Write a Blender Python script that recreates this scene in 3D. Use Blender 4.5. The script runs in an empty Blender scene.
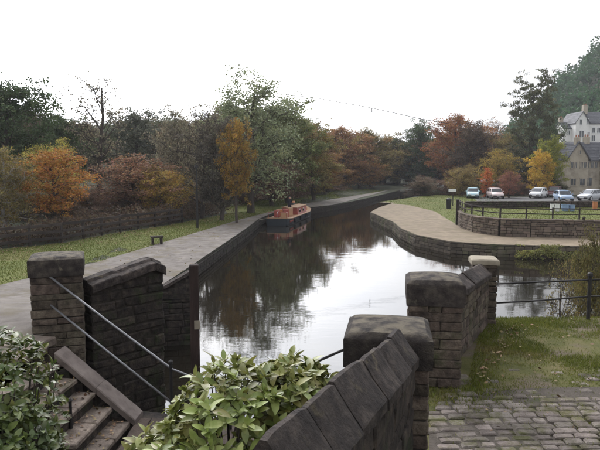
import bpy, math, random
import numpy as np
from mathutils import Vector, Matrix
from mathutils.geometry import delaunay_2d_cdt
R = math.radians
random.seed(7)
sc = bpy.context.scene
col = sc.collection

# ------------------------------------------------------------------ camera, sky, sun, exposure
EYE = 5.2
F = 590.0
PITCH = math.atan(60 / F)
cd = bpy.data.cameras.new('camera')
cam = bpy.data.objects.new('camera', cd)
col.objects.link(cam)
cam.location = (0, 0, EYE)
cam.rotation_euler = (math.pi / 2 - PITCH, 0, 0)
cd.sensor_width = 36
cd.lens = F / 600 * 36
cd.clip_start = 0.05
cd.clip_end = 3000
sc.camera = cam

SUN_EL, SUN_AZ = R(36), R(-18)        # azimuth from +Y, negative = to the left
w = bpy.data.worlds.new('World')
sc.world = w
w.use_nodes = True
nt = w.node_tree
for n in list(nt.nodes): nt.nodes.remove(n)
def N(t, typ, **kw):
    n = t.nodes.new(typ)
    for k, v in kw.items(): setattr(n, k, v)
    return n
out = N(nt, 'ShaderNodeOutputWorld'); bg = N(nt, 'ShaderNodeBackground')
sky = N(nt, 'ShaderNodeTexSky', sky_type='NISHITA', sun_disc=False)
sky.sun_elevation = SUN_EL; sky.sun_rotation = SUN_AZ
tc = N(nt, 'ShaderNodeTexCoord')
mp = N(nt, 'ShaderNodeMapping'); mp.inputs['Scale'].default_value = (1, 1, 3.5)
nz = N(nt, 'ShaderNodeTexNoise'); nz.inputs['Scale'].default_value = 1.6; nz.inputs['Detail'].default_value = 5
nz.inputs['Roughness'].default_value = .5
cr = N(nt, 'ShaderNodeValToRGB')
cr.color_ramp.elements[0].position = .36; cr.color_ramp.elements[0].color = (9.0, 9.5, 10.6, 1)
cr.color_ramp.elements[1].position = .62; cr.color_ramp.elements[1].color = (13.2, 13.2, 13.4, 1)
mx = N(nt, 'ShaderNodeMix', data_type='RGBA'); mx.inputs[0].default_value = .93
nt.links.new(tc.outputs['Generated'], mp.inputs[0]); nt.links.new(mp.outputs[0], nz.inputs['Vector'])
nt.links.new(nz.outputs['Fac'], cr.inputs[0])
nt.links.new(sky.outputs[0], mx.inputs[6]); nt.links.new(cr.outputs[0], mx.inputs[7])
dt = N(nt, 'ShaderNodeVectorMath', operation='DOT_PRODUCT'); nm_ = N(nt, 'ShaderNodeVectorMath', operation='NORMALIZE')
nt.links.new(tc.outputs['Generated'], nm_.inputs[0]); nt.links.new(nm_.outputs[0], dt.inputs[0])
dt.inputs[1].default_value = (math.sin(SUN_AZ) * math.cos(SUN_EL), math.cos(SUN_AZ) * math.cos(SUN_EL), math.sin(SUN_EL))
gr = N(nt, 'ShaderNodeMapRange', interpolation_type='SMOOTHSTEP'); gr.inputs[1].default_value = .68; gr.inputs[2].default_value = 1.0
gr.inputs[3].default_value = .67; gr.inputs[4].default_value = 4.2
nt.links.new(dt.outputs['Value'], gr.inputs[0])
vs = N(nt, 'ShaderNodeVectorMath', operation='SCALE'); nt.links.new(mx.outputs[2], vs.inputs[0]); nt.links.new(gr.outputs[0], vs.inputs['Scale'])
nt.links.new(vs.outputs[0], bg.inputs[0]); bg.inputs[1].default_value = .1
nt.links.new(bg.outputs[0], out.inputs[0])
sl = bpy.data.lights.new('sun', 'SUN'); sl.energy = 1.0; sl.angle = R(12); sl.color = (1, .95, .88)
so = bpy.data.objects.new('sun', sl); col.objects.link(so)
sd = Vector((math.sin(SUN_AZ) * math.cos(SUN_EL), math.cos(SUN_AZ) * math.cos(SUN_EL), math.sin(SUN_EL)))
so.rotation_euler = (-sd).to_track_quat('-Z', 'Y').to_euler(); so.location = (0, 0, 60)
sc.view_settings.view_transform = 'Standard'
sc.view_settings.look = 'None'
sc.view_settings.exposure = 0.42
sc.view_settings.gamma = 1
sc.cycles.max_bounces = 6
sc.cycles.transparent_max_bounces = 6

def at(px, py, z=None, Y=None):
    """the place in the world that the photograph shows at pixel px, py (at height z or distance Y)"""
    u = (px - 300) / F; v = -(py - 225) / F
    d = Vector((u, math.cos(PITCH) + v * math.sin(PITCH), -math.sin(PITCH) + v * math.cos(PITCH)))
    k = (z - EYE) / d.z if z is not None else Y / d.y
    return Vector((0, 0, EYE)) + d * k

# ------------------------------------------------------------------ materials
def mat(name, cols, scale=4.0, rough=.9, bump=.4, bscale=25.0, var=0.0, island=0.0, hue=0.0, spec=.3, detail=6.0,
        metal=0.0, pos=(.3, .7), moss=None, moss_pos=(.5, .65), moss_scale=2.5, objcolor=False, transl=0.0, coat=0.0, stretch=None):
    m = bpy.data.materials.new(name); m.use_nodes = True
    t = m.node_tree; L = t.links.new
    for n in list(t.nodes): t.nodes.remove(n)
    o = N(t, 'ShaderNodeOutputMaterial'); b = N(t, 'ShaderNodeBsdfPrincipled')
    g = N(t, 'ShaderNodeNewGeometry'); oi = N(t, 'ShaderNodeObjectInfo')
    src = g.outputs['Position']
    if stretch:
        q = N(t, 'ShaderNodeMapping'); q.inputs['Scale'].default_value = stretch; L(src, q.inputs[0]); src = q.outputs[0]
    nz = N(t, 'ShaderNodeTexNoise'); nz.inputs['Scale'].default_value = scale; nz.inputs['Detail'].default_value = detail
    nz.inputs['Roughness'].default_value = .6
    L(src, nz.inputs['Vector'])
    cr = N(t, 'ShaderNodeValToRGB'); e = cr.color_ramp.elements
    while len(e) < len(cols): e.new(.5)
    for i, c in enumerate(cols):
        e[i].position = pos[0] + (pos[1] - pos[0]) * i / max(1, len(cols) - 1)
        e[i].color = (*c, 1)
    L(nz.outputs['Fac'], cr.inputs[0])
    c = cr.outputs[0]
    if objcolor:
        mm = N(t, 'ShaderNodeMix', data_type='RGBA', blend_type='MULTIPLY'); mm.inputs[0].default_value = 1
        L(c, mm.inputs[6]); L(oi.outputs['Color'], mm.inputs[7]); c = mm.outputs[2]
    if moss:
        n2 = N(t, 'ShaderNodeTexNoise'); n2.inputs['Scale'].default_value = moss_scale; n2.inputs['Detail'].default_value = 8
        n2.inputs['Roughness'].default_value = .65
        L(g.outputs['Position'], n2.inputs['Vector'])
        mr = N(t, 'ShaderNodeMapRange'); mr.inputs[1].default_value = moss_pos[0]; mr.inputs[2].default_value = moss_pos[1]
        L(n2.outputs['Fac'], mr.inputs[0])
        mm = N(t, 'ShaderNodeMix', data_type='RGBA'); L(mr.outputs[0], mm.inputs[0]); L(c, mm.inputs[6])
        mm.inputs[7].default_value = (*moss, 1); c = mm.outputs[2]
    if var or island:
        h = N(t, 'ShaderNodeHueSaturation')
        def lin(sock, a):
            q = N(t, 'ShaderNodeMapRange'); q.inputs[3].default_value = 1 - a; q.inputs[4].default_value = 1 + a
            L(sock, q.inputs[0]); return q.outputs[0]
        v = None
        if var: v = lin(oi.outputs['Random'], var)
        if island:
            v2 = lin(g.outputs['Random Per Island'], island)
            if v is not None:
                q = N(t, 'ShaderNodeMath', operation='MULTIPLY'); L(v, q.inputs[0]); L(v2, q.inputs[1]); v = q.outputs[0]
            else: v = v2
        L(v, h.inputs['Value'])
        if hue:
            # a second random from the first
            q = N(t, 'ShaderNodeMath', operation='MULTIPLY'); q.inputs[1].default_value = 37.7
            L(g.outputs['Random Per Island'] if island else oi.outputs['Random'], q.inputs[0])
            q2 = N(t, 'ShaderNodeMath', operation='FRACT'); L(q.outputs[0], q2.inputs[0])
            q3 = N(t, 'ShaderNodeMapRange'); q3.inputs[3].default_value = .5 - hue; q3.inputs[4].default_value = .5 + hue
            L(q2.outputs[0], q3.inputs[0]); L(q3.outputs[0], h.inputs['Hue'])
        L(c, h.inputs['Color']); c = h.outputs[0]
    L(c, b.inputs['Base Color'])
    b.inputs['Roughness'].default_value = rough; b.inputs['Metallic'].default_value = metal
    b.inputs['Specular IOR Level'].default_value = spec
    b.inputs['Coat Weight'].default_value = coat
    if bump:
        n3 = N(t, 'ShaderNodeTexNoise'); n3.inputs['Scale'].default_value = bscale; n3.inputs['Detail'].default_value = 7
        n3.inputs['Roughness'].default_value = .65
        L(src, n3.inputs['Vector'])
        bp = N(t, 'ShaderNodeBump'); bp.inputs['Strength'].default_value = bump; bp.inputs['Distance'].default_value = .03
        L(n3.outputs['Fac'], bp.inputs['Height']); L(bp.outputs[0], b.inputs['Normal'])
    if transl:
        tr = N(t, 'ShaderNodeBsdfTranslucent'); L(c, tr.inputs[0])
        ms = N(t, 'ShaderNodeMixShader'); ms.inputs[0].default_value = transl
        L(b.outputs[0], ms.inputs[1]); L(tr.outputs[0], ms.inputs[2]); L(ms.outputs[0], o.inputs[0])
    else: L(b.outputs[0], o.inputs[0])
    return m
M = {}
M['stone'] = mat('weathered gritstone', [(.04, .032, .027), (.10, .078, .060), (.17, .138, .105)], 11, .95, 1.0, 40, var=.32, moss=(.05, .06, .025), moss_pos=(.56, .72), hue=.02)
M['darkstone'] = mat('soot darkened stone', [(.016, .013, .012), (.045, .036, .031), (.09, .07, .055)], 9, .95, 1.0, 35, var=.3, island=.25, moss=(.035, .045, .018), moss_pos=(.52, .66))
M['cap'] = mat('lichened cap stone', [(.022, .018, .017), (.05, .041, .037), (.10, .085, .068)], 9, .95, 1.0, 60, var=.15, moss=(.19, .17, .12), moss_pos=(.60, .74), moss_scale=7)
def lichen(m, c, amt=.8):
    t = m.node_tree; L = t.links.new; b = next(n for n in t.nodes if n.type == 'BSDF_PRINCIPLED'); src = b.inputs['Base Color'].links[0].from_socket
    g = N(t, 'ShaderNodeNewGeometry'); sx = N(t, 'ShaderNodeSeparateXYZ'); L(g.outputs['Normal'], sx.inputs[0])
    n = N(t, 'ShaderNodeTexNoise'); n.inputs['Scale'].default_value = 9; n.inputs['Detail'].default_value = 8; L(g.outputs['Position'], n.inputs['Vector'])
    a = N(t, 'ShaderNodeMapRange'); a.inputs[1].default_value = .75; a.inputs[2].default_value = .98; L(sx.outputs['Z'], a.inputs[0])
    q = N(t, 'ShaderNodeMapRange'); q.inputs[1].default_value = .38; q.inputs[2].default_value = .62; q.inputs[4].default_value = amt; L(n.outputs['Fac'], q.inputs[0])
    p = N(t, 'ShaderNodeMath', operation='MULTIPLY'); L(a.outputs[0], p.inputs[0]); L(q.outputs[0], p.inputs[1])
    x = N(t, 'ShaderNodeMix', data_type='RGBA'); L(p.outputs[0], x.inputs[0]); L(src, x.inputs[6]); x.inputs[7].default_value = (*c, 1); L(x.outputs[2], b.inputs['Base Color'])
lichen(M['cap'], (.17, .145, .105), .85)
M['coping'] = mat('coping stone', [(.020, .016, .015), (.052, .041, .037), (.11, .088, .074)], 12, .93, 1.0, 50, var=.3, moss=(.14, .115, .07), moss_pos=(.60, .74), moss_scale=9)
M['palecap'] = mat('pale sandstone cap', [(.22, .19, .145), (.33, .29, .22)], 8, .9, .4, 60)
M['mortar'] = mat('earthy joints', [(.018, .015, .012), (.045, .038, .030)], 10, 1, .5, 60)
M['farwall'] = mat('canal wall stone', [(.05, .042, .034), (.11, .09, .07), (.18, .15, .115)], .8, .95, .5, 20, island=.35, moss=(.06, .065, .03), moss_pos=(.5, .65), moss_scale=.8)
M['parkwall'] = mat('field stone', [(.09, .07, .055), (.17, .135, .105)], .9, .95, .4, 20, island=.35, hue=.015)
M['housestone'] = mat('buff house stone', [(.30, .26, .20), (.44, .39, .31)], 1.2, .95, .3, 10, moss=(.12, .1, .08), moss_pos=(.55, .8), moss_scale=.7)
M['render'] = mat('white render', [(.66, .65, .62), (.78, .77, .74)], .8, .9, .1, 10)
M['slate'] = mat('slate', [(.055, .057, .066), (.11, .11, .12)], 2.0, .7, .3, 12, island=.25)
M['grass'] = mat('grass', [(.07, .088, .015), (.10, .115, .023), (.125, .125, .032)], .45, 1, .6, 14, moss=(.15, .105, .05), moss_pos=(.55, .75), moss_scale=.3)
M['lawn'] = mat('worn lawn', [(.055, .060, .018), (.10, .10, .03), (.16, .135, .06)], 3.0, 1, .9, 45, moss=(.14, .11, .08), moss_pos=(.52, .64), moss_scale=1.3)
M['blade'] = mat('grass blade', [(.08, .095, .014), (.135, .15, .028), (.20, .175, .06)], 1.5, .8, 0, island=.35, hue=.02, transl=.3)
M['farblade'] = mat('long grass', [(.075, .095, .016), (.105, .125, .024), (.14, .138, .035)], .5, .9, 0, island=.1, hue=.02, transl=.2)
M['woodfloor'] = mat('woodland floor', [(.020, .024, .014), (.04, .046, .024), (.07, .058, .032)], .6, 1, .8, 8)
M['path'] = mat('gritty towpath', [(.10, .085, .074), (.155, .137, .123), (.22, .197, .175)], 2.2, .95, .8, 30, detail=12, moss=(.12, .10, .065), moss_pos=(.5, .66), moss_scale=.9)
M['sand'] = mat('sandy path', [(.15, .116, .08), (.26, .205, .143)], 1.8, .95, .6, 25, detail=12, moss=(.16, .13, .08), moss_pos=(.5, .68), moss_scale=.8)
M['tarmac'] = mat('car park', [(.09, .09, .09), (.15, .145, .14)], .5, .95, .2, 30)
M['soil'] = mat('soil', [(.012, .010, .008), (.04, .03, .02)], 4, 1, .8, 20)
M['bed'] = mat('gritty earth between setts', [(.075, .064, .052), (.125, .105, .088)], 8, 1, .9, 60, moss=(.05, .06, .02), moss_pos=(.55, .66), moss_scale=2)
M['sett'] = mat('worn sett', [(.14, .118, .104), (.20, .172, .152), (.27, .235, .21)], 9, 1, .8, 60, var=.3, spec=.1, island=.0, hue=.012, moss=(.11, .105, .055), moss_pos=(.48, .62), moss_scale=4)
M['step'] = mat('worn step stone', [(.09, .07, .058), (.17, .135, .11), (.26, .21, .17)], 7, .9, .6, 50, var=.15, moss=(.07, .07, .03), moss_pos=(.55, .7))
M['timber'] = mat('old timber', [(.035, .025, .02), (.08, .058, .045)], 3, .9, .5, 30, var=.2, stretch=(1, 1, .15))
M['fence'] = mat('weathered fence timber', [(.028, .022, .02), (.065, .052, .046)], 1.5, .95, .3, 20, var=.3)
M['postwood'] = mat('dark reddish timber', [(.018, .012, .010), (.032, .020, .017), (.05, .032, .027)], 8, .85, .5, 40, stretch=(1, 1, .2))
M['rail'] = mat('galvanised rail', [(.17, .17, .18), (.27, .27, .28)], 12, .5, .15, 60, metal=.6, spec=.5)
M['iron'] = mat('dark iron', [(.018, .018, .02), (.04, .036, .034)], 12, .6, .2, 60, metal=.3)
M['bark'] = mat('bark', [(.045, .037, .031), (.10, .082, .070)], 2.0, 1, .6, 12)
M['birch'] = mat('pale bark', [(.12, .11, .10), (.42, .40, .37)], 3.0, .9, .3, 12)
M['leaves'] = mat('foliage', [(1.25, 1.15, 1.1), (1.9, 1.75, 1.6), (2.6, 2.25, 1.8)], .45, .8, 0, island=.42, hue=.03, objcolor=True, transl=.28)
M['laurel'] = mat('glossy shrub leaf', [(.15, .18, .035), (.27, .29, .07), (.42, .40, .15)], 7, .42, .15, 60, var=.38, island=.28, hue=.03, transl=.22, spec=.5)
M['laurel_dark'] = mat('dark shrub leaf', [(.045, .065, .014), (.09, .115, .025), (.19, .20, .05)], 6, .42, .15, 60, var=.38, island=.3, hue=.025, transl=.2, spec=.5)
M['litter'] = mat('fallen leaf', [(.10, .06, .03), (.22, .15, .08), (.36, .28, .17)], 9, .85, 0, island=.4, hue=.03)
M['glass'] = mat('dark glass', [(.02, .025, .03), (.03, .035, .04)], 1, .08, 0, spec=.8)
M['tyre'] = mat('rubber', [(.012, .012, .012), (.02, .02, .02)], 3, .8, 0)
M['chrome'] = mat('bright trim', [(.5, .5, .52), (.6, .6, .62)], 3, .3, 0, metal=.7)
M['lamp'] = mat('lamp lens', [(.5, .5, .5), (.7, .7, .7)], 3, .2, 0, spec=.7)
M['redlamp'] = mat('red lens', [(.3, .01, .01), (.4, .02, .02)], 3, .3, 0, spec=.6)
def paint(name, c, rough=.3): 
    M[name] = mat(name, [tuple(x * .9 for x in c), c], 2, rough, .05, 30, spec=.5, coat=.3); return M[name]
paint('white paint', (.72, .73, .74)); paint('teal paint', (.42, .60, .66)); paint('pink white paint', (.62, .50, .48))
paint('maroon paint', (.10, .035, .04)); paint('silver paint', (.42, .44, .46)); paint('light blue paint', (.24, .33, .46))
paint('hull blue', (.015, .022, .03), .5); paint('hull red', (.30, .06, .045), .6); paint('cream paint', (.42, .25, .14), .6); paint('orange paint', (.45, .17, .06), .6)
paint('sign white', (.75, .75, .74), .6); paint('tub blue', (.20, .30, .45), .6)
M['cloth_dark'] = mat('dark cloth', [(.015, .015, .02), (.03, .03, .04)], 5, .95, .2, 60)
M['skin'] = mat('skin', [(.45, .26, .19), (.5, .3, .22)], 5, .6, 0)

def water_mat():
    m = bpy.data.materials.new('canal water'); m.use_nodes = True; t = m.node_tree; L = t.links.new
    b = t.nodes['Principled BSDF']
    b.inputs['Base Color'].default_value = (.012, .010, .007, 1); b.inputs['Roughness'].default_value = .04
    b.inputs['IOR'].default_value = 1.33
    g = N(t, 'ShaderNodeNewGeometry')
    h = None
    for sc_, st, amp in ((.55, (1, 2.4, 1), 1.0), (2.6, (1, 1.7, 1), .30), (9, (1, 1.4, 1), .05)):
        q = N(t, 'ShaderNodeMapping'); q.inputs['Scale'].default_value = st; q.inputs['Rotation'].default_value = (0, 0, .15)
        n = N(t, 'ShaderNodeTexNoise'); n.inputs['Scale'].default_value = sc_; n.inputs['Detail'].default_value = 2
        L(g.outputs['Position'], q.inputs[0]); L(q.outputs[0], n.inputs['Vector'])
        a = N(t, 'ShaderNodeMath', operation='MULTIPLY'); a.inputs[1].default_value = amp; L(n.outputs['Fac'], a.inputs[0])
        if h is None: h = a.outputs[0]
        else:
            s = N(t, 'ShaderNodeMath', operation='ADD'); L(h, s.inputs[0]); L(a.outputs[0], s.inputs[1]); h = s.outputs[0]
    # calm and ruffled patches
    pn = N(t, 'ShaderNodeTexNoise'); pn.inputs['Scale'].default_value = .09; pn.inputs['Detail'].default_value = 3
    L(g.outputs['Position'], pn.inputs['Vector'])
    pr = N(t, 'ShaderNodeMapRange'); pr.inputs[1].default_value = .4; pr.inputs[2].default_value = .6
    pr.inputs[3].default_value = .35; pr.inputs[4].default_value = 1.0; L(pn.outputs['Fac'], pr.inputs[0])
    bp = N(t, 'ShaderNodeBump'); bp.inputs['Distance'].default_value = .0052
    L(pr.outputs[0], bp.inputs['Strength'])
    L(h, bp.inputs['Height']); L(bp.outputs[0], b.inputs['Normal'])
    return m
M['water'] = water_mat()

# ------------------------------------------------------------------ building helpers
def tag(o, label=None, cat=None, group=None, kind=None):
    if label: o['label'] = label
    if cat: o['category'] = cat
    if group: o['group'] = group
    if kind: o['kind'] = kind
    return o
def thing(name, loc, label, cat, group=None):
    o = bpy.data.objects.new(name, None); col.objects.link(o); o.location = loc; o.empty_display_size = .2
    return tag(o, label, cat, group)
def wloc(o):
    v = Vector(o.location)
    while o.parent: o = o.parent; v += Vector(o.location)
    return v
def emit(name, verts, faces, m, parent=None, smooth=False, origin=None, kind=None, sharp=0):
    """one mesh object from world coordinates (its parents carry no rotation while building)"""
    v = np.asarray(verts, dtype=float)
    c = v.mean(axis=0) if origin is None else np.asarray(origin, float)
    if origin is None: c[2] = v[:, 2].min()
    me = bpy.data.meshes.new(name)
    me.from_pydata((v - c).tolist(), [], [tuple(int(i) for i in f) for f in faces])
    me.materials.append(m)
    if smooth: me.polygons.foreach_set('use_smooth', [True] * len(me.polygons))
    me.update()
    if smooth and sharp: me.set_sharp_from_angle(angle=R(sharp))
    o = bpy.data.objects.new(name, me); col.objects.link(o)
    if parent: o.parent = parent; c = Vector(c) - wloc(parent)
    o.location = c
    if kind: o['kind'] = kind
    return o
class MB:
    def __init__(s): s.v = []; s.f = []
    def add(s, v, f):
        k = len(s.v); s.v += [tuple(p) for p in v]; s.f += [tuple(i + k for i in q) for q in f]; return s
    def build(s, name, m, parent=None, **kw): return emit(name, s.v, s.f, m, parent, **kw)

def rbox(cx, cy, cz, sx, sy, sz, rot=0.0, ch=.015, jit=0.0, rnd=random, ends=None):
    """chamfered, slightly uneven block; centre, full sizes"""
    V = []; idx = {}
    hx, hy, hz = sx / 2, sy / 2, sz / 2
    ch = min(ch, hx * .45, hy * .45, hz * .45)
    for a in (-1, 1):
        for b in (-1, 1):
            for c in (-1, 1):
                j = [rnd.uniform(-jit, jit) for _ in range(3)]
                X, Y, Z = a * hx + j[0], b * hy + j[1], c * hz + j[2]
                for k, (dx, dy, dz) in enumerate(((0, ch, ch), (ch, 0, ch), (ch, ch, 0))):
                    idx[(a, b, c, k)] = len(V); V.append((X - a * dx, Y - b * dy, Z - c * dz))
    Fc = []
    def face(ax, s):
        o = [i for i in range(3) if i != ax]; q = []
        for p, r_ in ((-1, -1), (1, -1), (1, 1), (-1, 1)):
            k = [0, 0, 0]; k[ax] = s; k[o[0]] = p; k[o[1]] = r_
            q.append(idx[(k[0], k[1], k[2], ax)])
        flip = (s > 0) == (ax == 1)
        Fc.append(tuple(reversed(q)) if flip else tuple(q))
    for ax in range(3):
        for s in (-1, 1): face(ax, s)
    for ax in range(3):
        o = [i for i in range(3) if i != ax]
        for p in (-1, 1):
            for r_ in (-1, 1):
                A = [0, 0, 0]; B = [0, 0, 0]
                A[ax] = -1; B[ax] = 1
                for K in (A, B): K[o[0]] = p; K[o[1]] = r_
                Fc.append((idx[(*A, o[0])], idx[(*B, o[0])], idx[(*B, o[1])], idx[(*A, o[1])]))
    for a in (-1, 1):
        for b in (-1, 1):
            for c in (-1, 1): Fc.append(tuple(idx[(a, b, c, k)] for k in range(3)))
    cs, sn = math.cos(rot), math.sin(rot)
    return [(cx + x * cs - y * sn, cy + x * sn + y * cs, cz + z) for x, y, z in V], Fc
def bx(x0, x1, y0, y1, z0, z1):
    return ([(x0, y0, z0), (x1, y0, z0), (x1, y1, z0), (x0, y1, z0), (x0, y0, z1), (x1, y0, z1), (x1, y1, z1), (x0, y1, z1)],
            [(0, 3, 2, 1), (4, 5, 6, 7), (0, 1, 5, 4), (1, 2, 6, 5), (2, 3, 7, 6), (3, 0, 4, 7)])
def tube(pts, rad, n=8, caps=True):
    pts = [Vector(p) for p in pts]
    if not hasattr(rad, '__len__'): rad = [rad] * len(pts)
    V = []; Fc = []
    for i, p in enumerate(pts):
        d = (pts[min(i + 1, len(pts) - 1)] - pts[max(i - 1, 0)]).normalized()
        a = d.cross(Vector((0, 0, 1)) if abs(d.z) < .95 else Vector((1, 0, 0))).normalized(); b = d.cross(a)
        for k in range(n):
            t = 2 * math.pi * k / n
            V.append(p + (a * math.cos(t) + b * math.sin(t)) * rad[i])
    for i in range(len(pts) - 1):
        for k in range(n):
            Fc.append((i * n + k, i * n + (k + 1) % n, (i + 1) * n + (k + 1) % n, (i + 1) * n + k))
    if caps: Fc.append(tuple(range(n))[::-1]); Fc.append(tuple((len(pts) - 1) * n + k for k in range(n)))
    return V, Fc
def in_poly(x, y, P):
    c = False; j = len(P) - 1
    for i in range(len(P)):
        xi, yi = P[i][:2]; xj, yj = P[j][:2]
        if (yi > y) != (yj > y) and x < (xj - xi) * (y - yi) / (yj - yi) + xi: c = not c
        j = i
    return c
def sheet(name, poly, hf, m, dz=0.0, grid=(2.0,), kind='structure', edge=1.0, bounds=None, parent=None):
    """a ground sheet filling a polygon; grid = list of (spacing, xmin, xmax, ymin, ymax)"""
    P = []
    n = len(poly)
    for i in range(n):
        a = Vector(poly[i][:2]); b = Vector(poly[(i + 1) % n][:2]); L_ = (b - a).length
        k = max(1, min(60, int(L_ / edge)))
        for q in range(k): P.append(a.lerp(b, q / k))
    E = [(i, (i + 1) % len(P)) for i in range(len(P))]
    pts = list(P)
    seen = []
    for (s, x0, x1, y0, y1) in grid:
        for x in np.arange(x0, x1, s):
            for y in np.arange(y0, y1, s):
                if any(a0 <= x <= a1 and b0 <= y <= b1 for (a0, a1, b0, b1) in seen): continue
                xx, yy = x + random.uniform(-.2, .2) * s, y + random.uniform(-.2, .2) * s
                if in_poly(xx, yy, poly): pts.append(Vector((xx, yy)))
        seen.append((x0, x1, y0, y1))
    v, e, f, _, _, _ = delaunay_2d_cdt(pts, E, [list(range(len(P)))], 1, 1e-4)
    V = [(p.x, p.y, hf(p.x, p.y) + dz) for p in v]
    F_ = []
    for q in f:
        a, b, c = V[q[0]], V[q[1]], V[q[2]]
        F_.append(tuple(q) if (b[0] - a[0]) * (c[1] - a[1]) - (b[1] - a[1]) * (c[0] - a[0]) > 0 else tuple(q)[::-1])
    o = emit(name, V, F_, m, parent, smooth=True, origin=(poly[0][0], poly[0][1], 0))
    if kind: o['kind'] = kind
    return o
def lerp(a, b, t): return a + (b - a) * t
def clamp(t, a=0., b=1.): return max(a, min(b, t))
def sm(t): t = clamp(t); return t * t * (3 - 2 * t)
def pl(poly, d):
    """point and direction at distance d along a polyline"""
    for i in range(len(poly) - 1):
        a = Vector(poly[i][:2]); b = Vector(poly[i + 1][:2]); L_ = (b - a).length
        if d <= L_ or i == len(poly) - 2: return a + (b - a) / L_ * d, (b - a) / L_
        d -= L_
def plen(poly): return sum((Vector(poly[i + 1][:2]) - Vector(poly[i][:2])).length for i in range(len(poly) - 1))

# ------------------------------------------------------------------ shape of the land
LEFT = [(-2.32, 9.08), (-3.7, 13), (-4.4, 16.5), (-3.12, 16.8), (-3.2, 17.5), (-4.6, 18.6), (-5.4, 20.5), (-5.1, 24.2), (-4.5, 33), (-3.9, 42), (-3.5, 50), (-2.6, 56), (-.2, 62), (3.8, 67.5), (10, 84), (18.4, 108.6),
        (25.8, 129), (40, 150), (70, 170)]
RIGHT = [(110, 27), (60, 30), (16.5, 32.4), (11.2, 33.2), (8.9, 34.5), (7.5, 37.9), (7.2, 42), (7.4, 47), (6.7, 56), (8.3, 62), (11.3, 70), (16, 83), (21.5, 98), (30, 123),
         (43, 143), (72, 162)]
def xl(y):
    for (a, b), (c, d) in zip(LEFT, LEFT[1:]):
        if y <= d: return lerp(a, c, clamp((y - b) / (d - b)))
    return 70
def hill(x, y):
    if y < 90: return 0.0
    st = 51 + .24 * (y - 140) + .3 * max(0, y - 260)
    return min(64, max(0, x - st) * (.3 + .7 * clamp((y - 140) / 120))) * clamp((y - 90) / 40)
def hL(x, y):
    off = xl(y) - x
    z = .6 + 2.3 * clamp((20 - y) / 10.5)
    z += .035 * clamp(off - 5, 0, 7) + .13 * clamp(off - 12, 0, 70) * clamp((y + 20) / 45)
    if y > 130: z += .03 * (y - 130)
    return z + hill(x, y)
def hR(x, y):
    z = .7 + .05 * sm((y - 50) / 9)
    if y > 130: z += .03 * (y - 130)
    return z + hill(x, y)
FAR = 460
g = sheet('ground', LEFT + [(400, 175), (FAR, 180), (FAR, FAR), (-FAR, FAR), (-FAR, -40), (-3.45, -40), (-3.45, 6.6), (-3.4, 7.6), (-3.2, 8.1)], hL, M['woodfloor'],
          grid=[(1.5, -30, 5, 5, 70), (6, -120, 300, 5, 400), (40, -440, 440, -30, 440)], edge=3)
g = sheet('ground', RIGHT + [(400, 168), (FAR, 172), (FAR, 27)], hR, M['woodfloor'], grid=[(1.5, 6, 45, 30, 62), (6, 6, 240, 28, 170), (40, 240, 440, 30, 170)], edge=3)
z0 = lambda x, y: 0.0
emit('water', [(-60, -40, 0), (400, -40, 0), (400, 185, 0), (-60, 185, 0)], [(0, 1, 2, 3)], M['water'])['kind'] = 'structure'
emit('canal_bed', [(-60, -40, -1.4), (400, -40, -1.4), (400, 185, -1.4), (-60, 185, -1.4)], [(0, 1, 2, 3)], M['soil'])['kind'] = 'structure'

# towpath and grass on the left bank
def off_line(poly, o0, i0=0, i1=None):
    return [(p[0] + o0(k) if callable(o0) else p[0] + o0, p[1]) for k, p in list(enumerate(poly))[i0:i1]]
edge_in = [(x - .02, y) for x, y in LEFT[1:15]]
path_l = [at(0, 287, .6), at(100, 262, .6), at(190, 235, .6), at(240, 220, .6), at(275, 211, .6), at(300, 204.5, .6), at(326, 200.5, .6), at(360, 195, .6)]
path_l = [(p.x, p.y) for p in path_l]
towpath_poly = [(-2.36, 9.12)] + edge_in[:13] + [(16.6, 108.6), path_l[7]] + path_l[:7][::-1] + [(-12.5, 19), (-14, 12), (-14, 6.2), (-3.5, 6.2), (-3.45, 7.65), (-3.24, 8.14)]
sheet('towpath', towpath_poly, hL, M['path'], dz=.045, grid=[(1.0, -16, 20, 5, 62), (3, -16, 20, 62, 110)])
fence_line = [at(-70, 262, .85), at(0, 249, .85), at(65, 241, .85), at(110, 232, .85), at(160, 224, .85), at(182, 220, .85), at(228, 211, .85)]
fence_line = [(p.x, p.y) for p in fence_line]
grass_poly = fence_line + [path_l[5]] + [(p[0] - .0, p[1]) for p in path_l[:5][::-1]] + [(-12.5, 19), (-12, 12), (-30, 12), (-40, 20)]
sheet('grass', grass_poly, hL, M['grass'], dz=.008, grid=[(1.2, -40, 2, 10, 75)])
verge_poly = [path_l[5], path_l[6], path_l[7], (16.6, 108.6), (10, 112), (3, 92), (-4, 76), (-8, 62), fence_line[-1]]
sheet('grass', verge_poly, hL, M['grass'], dz=.008, grid=[(2, -12, 20, 60, 115)])

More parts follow.
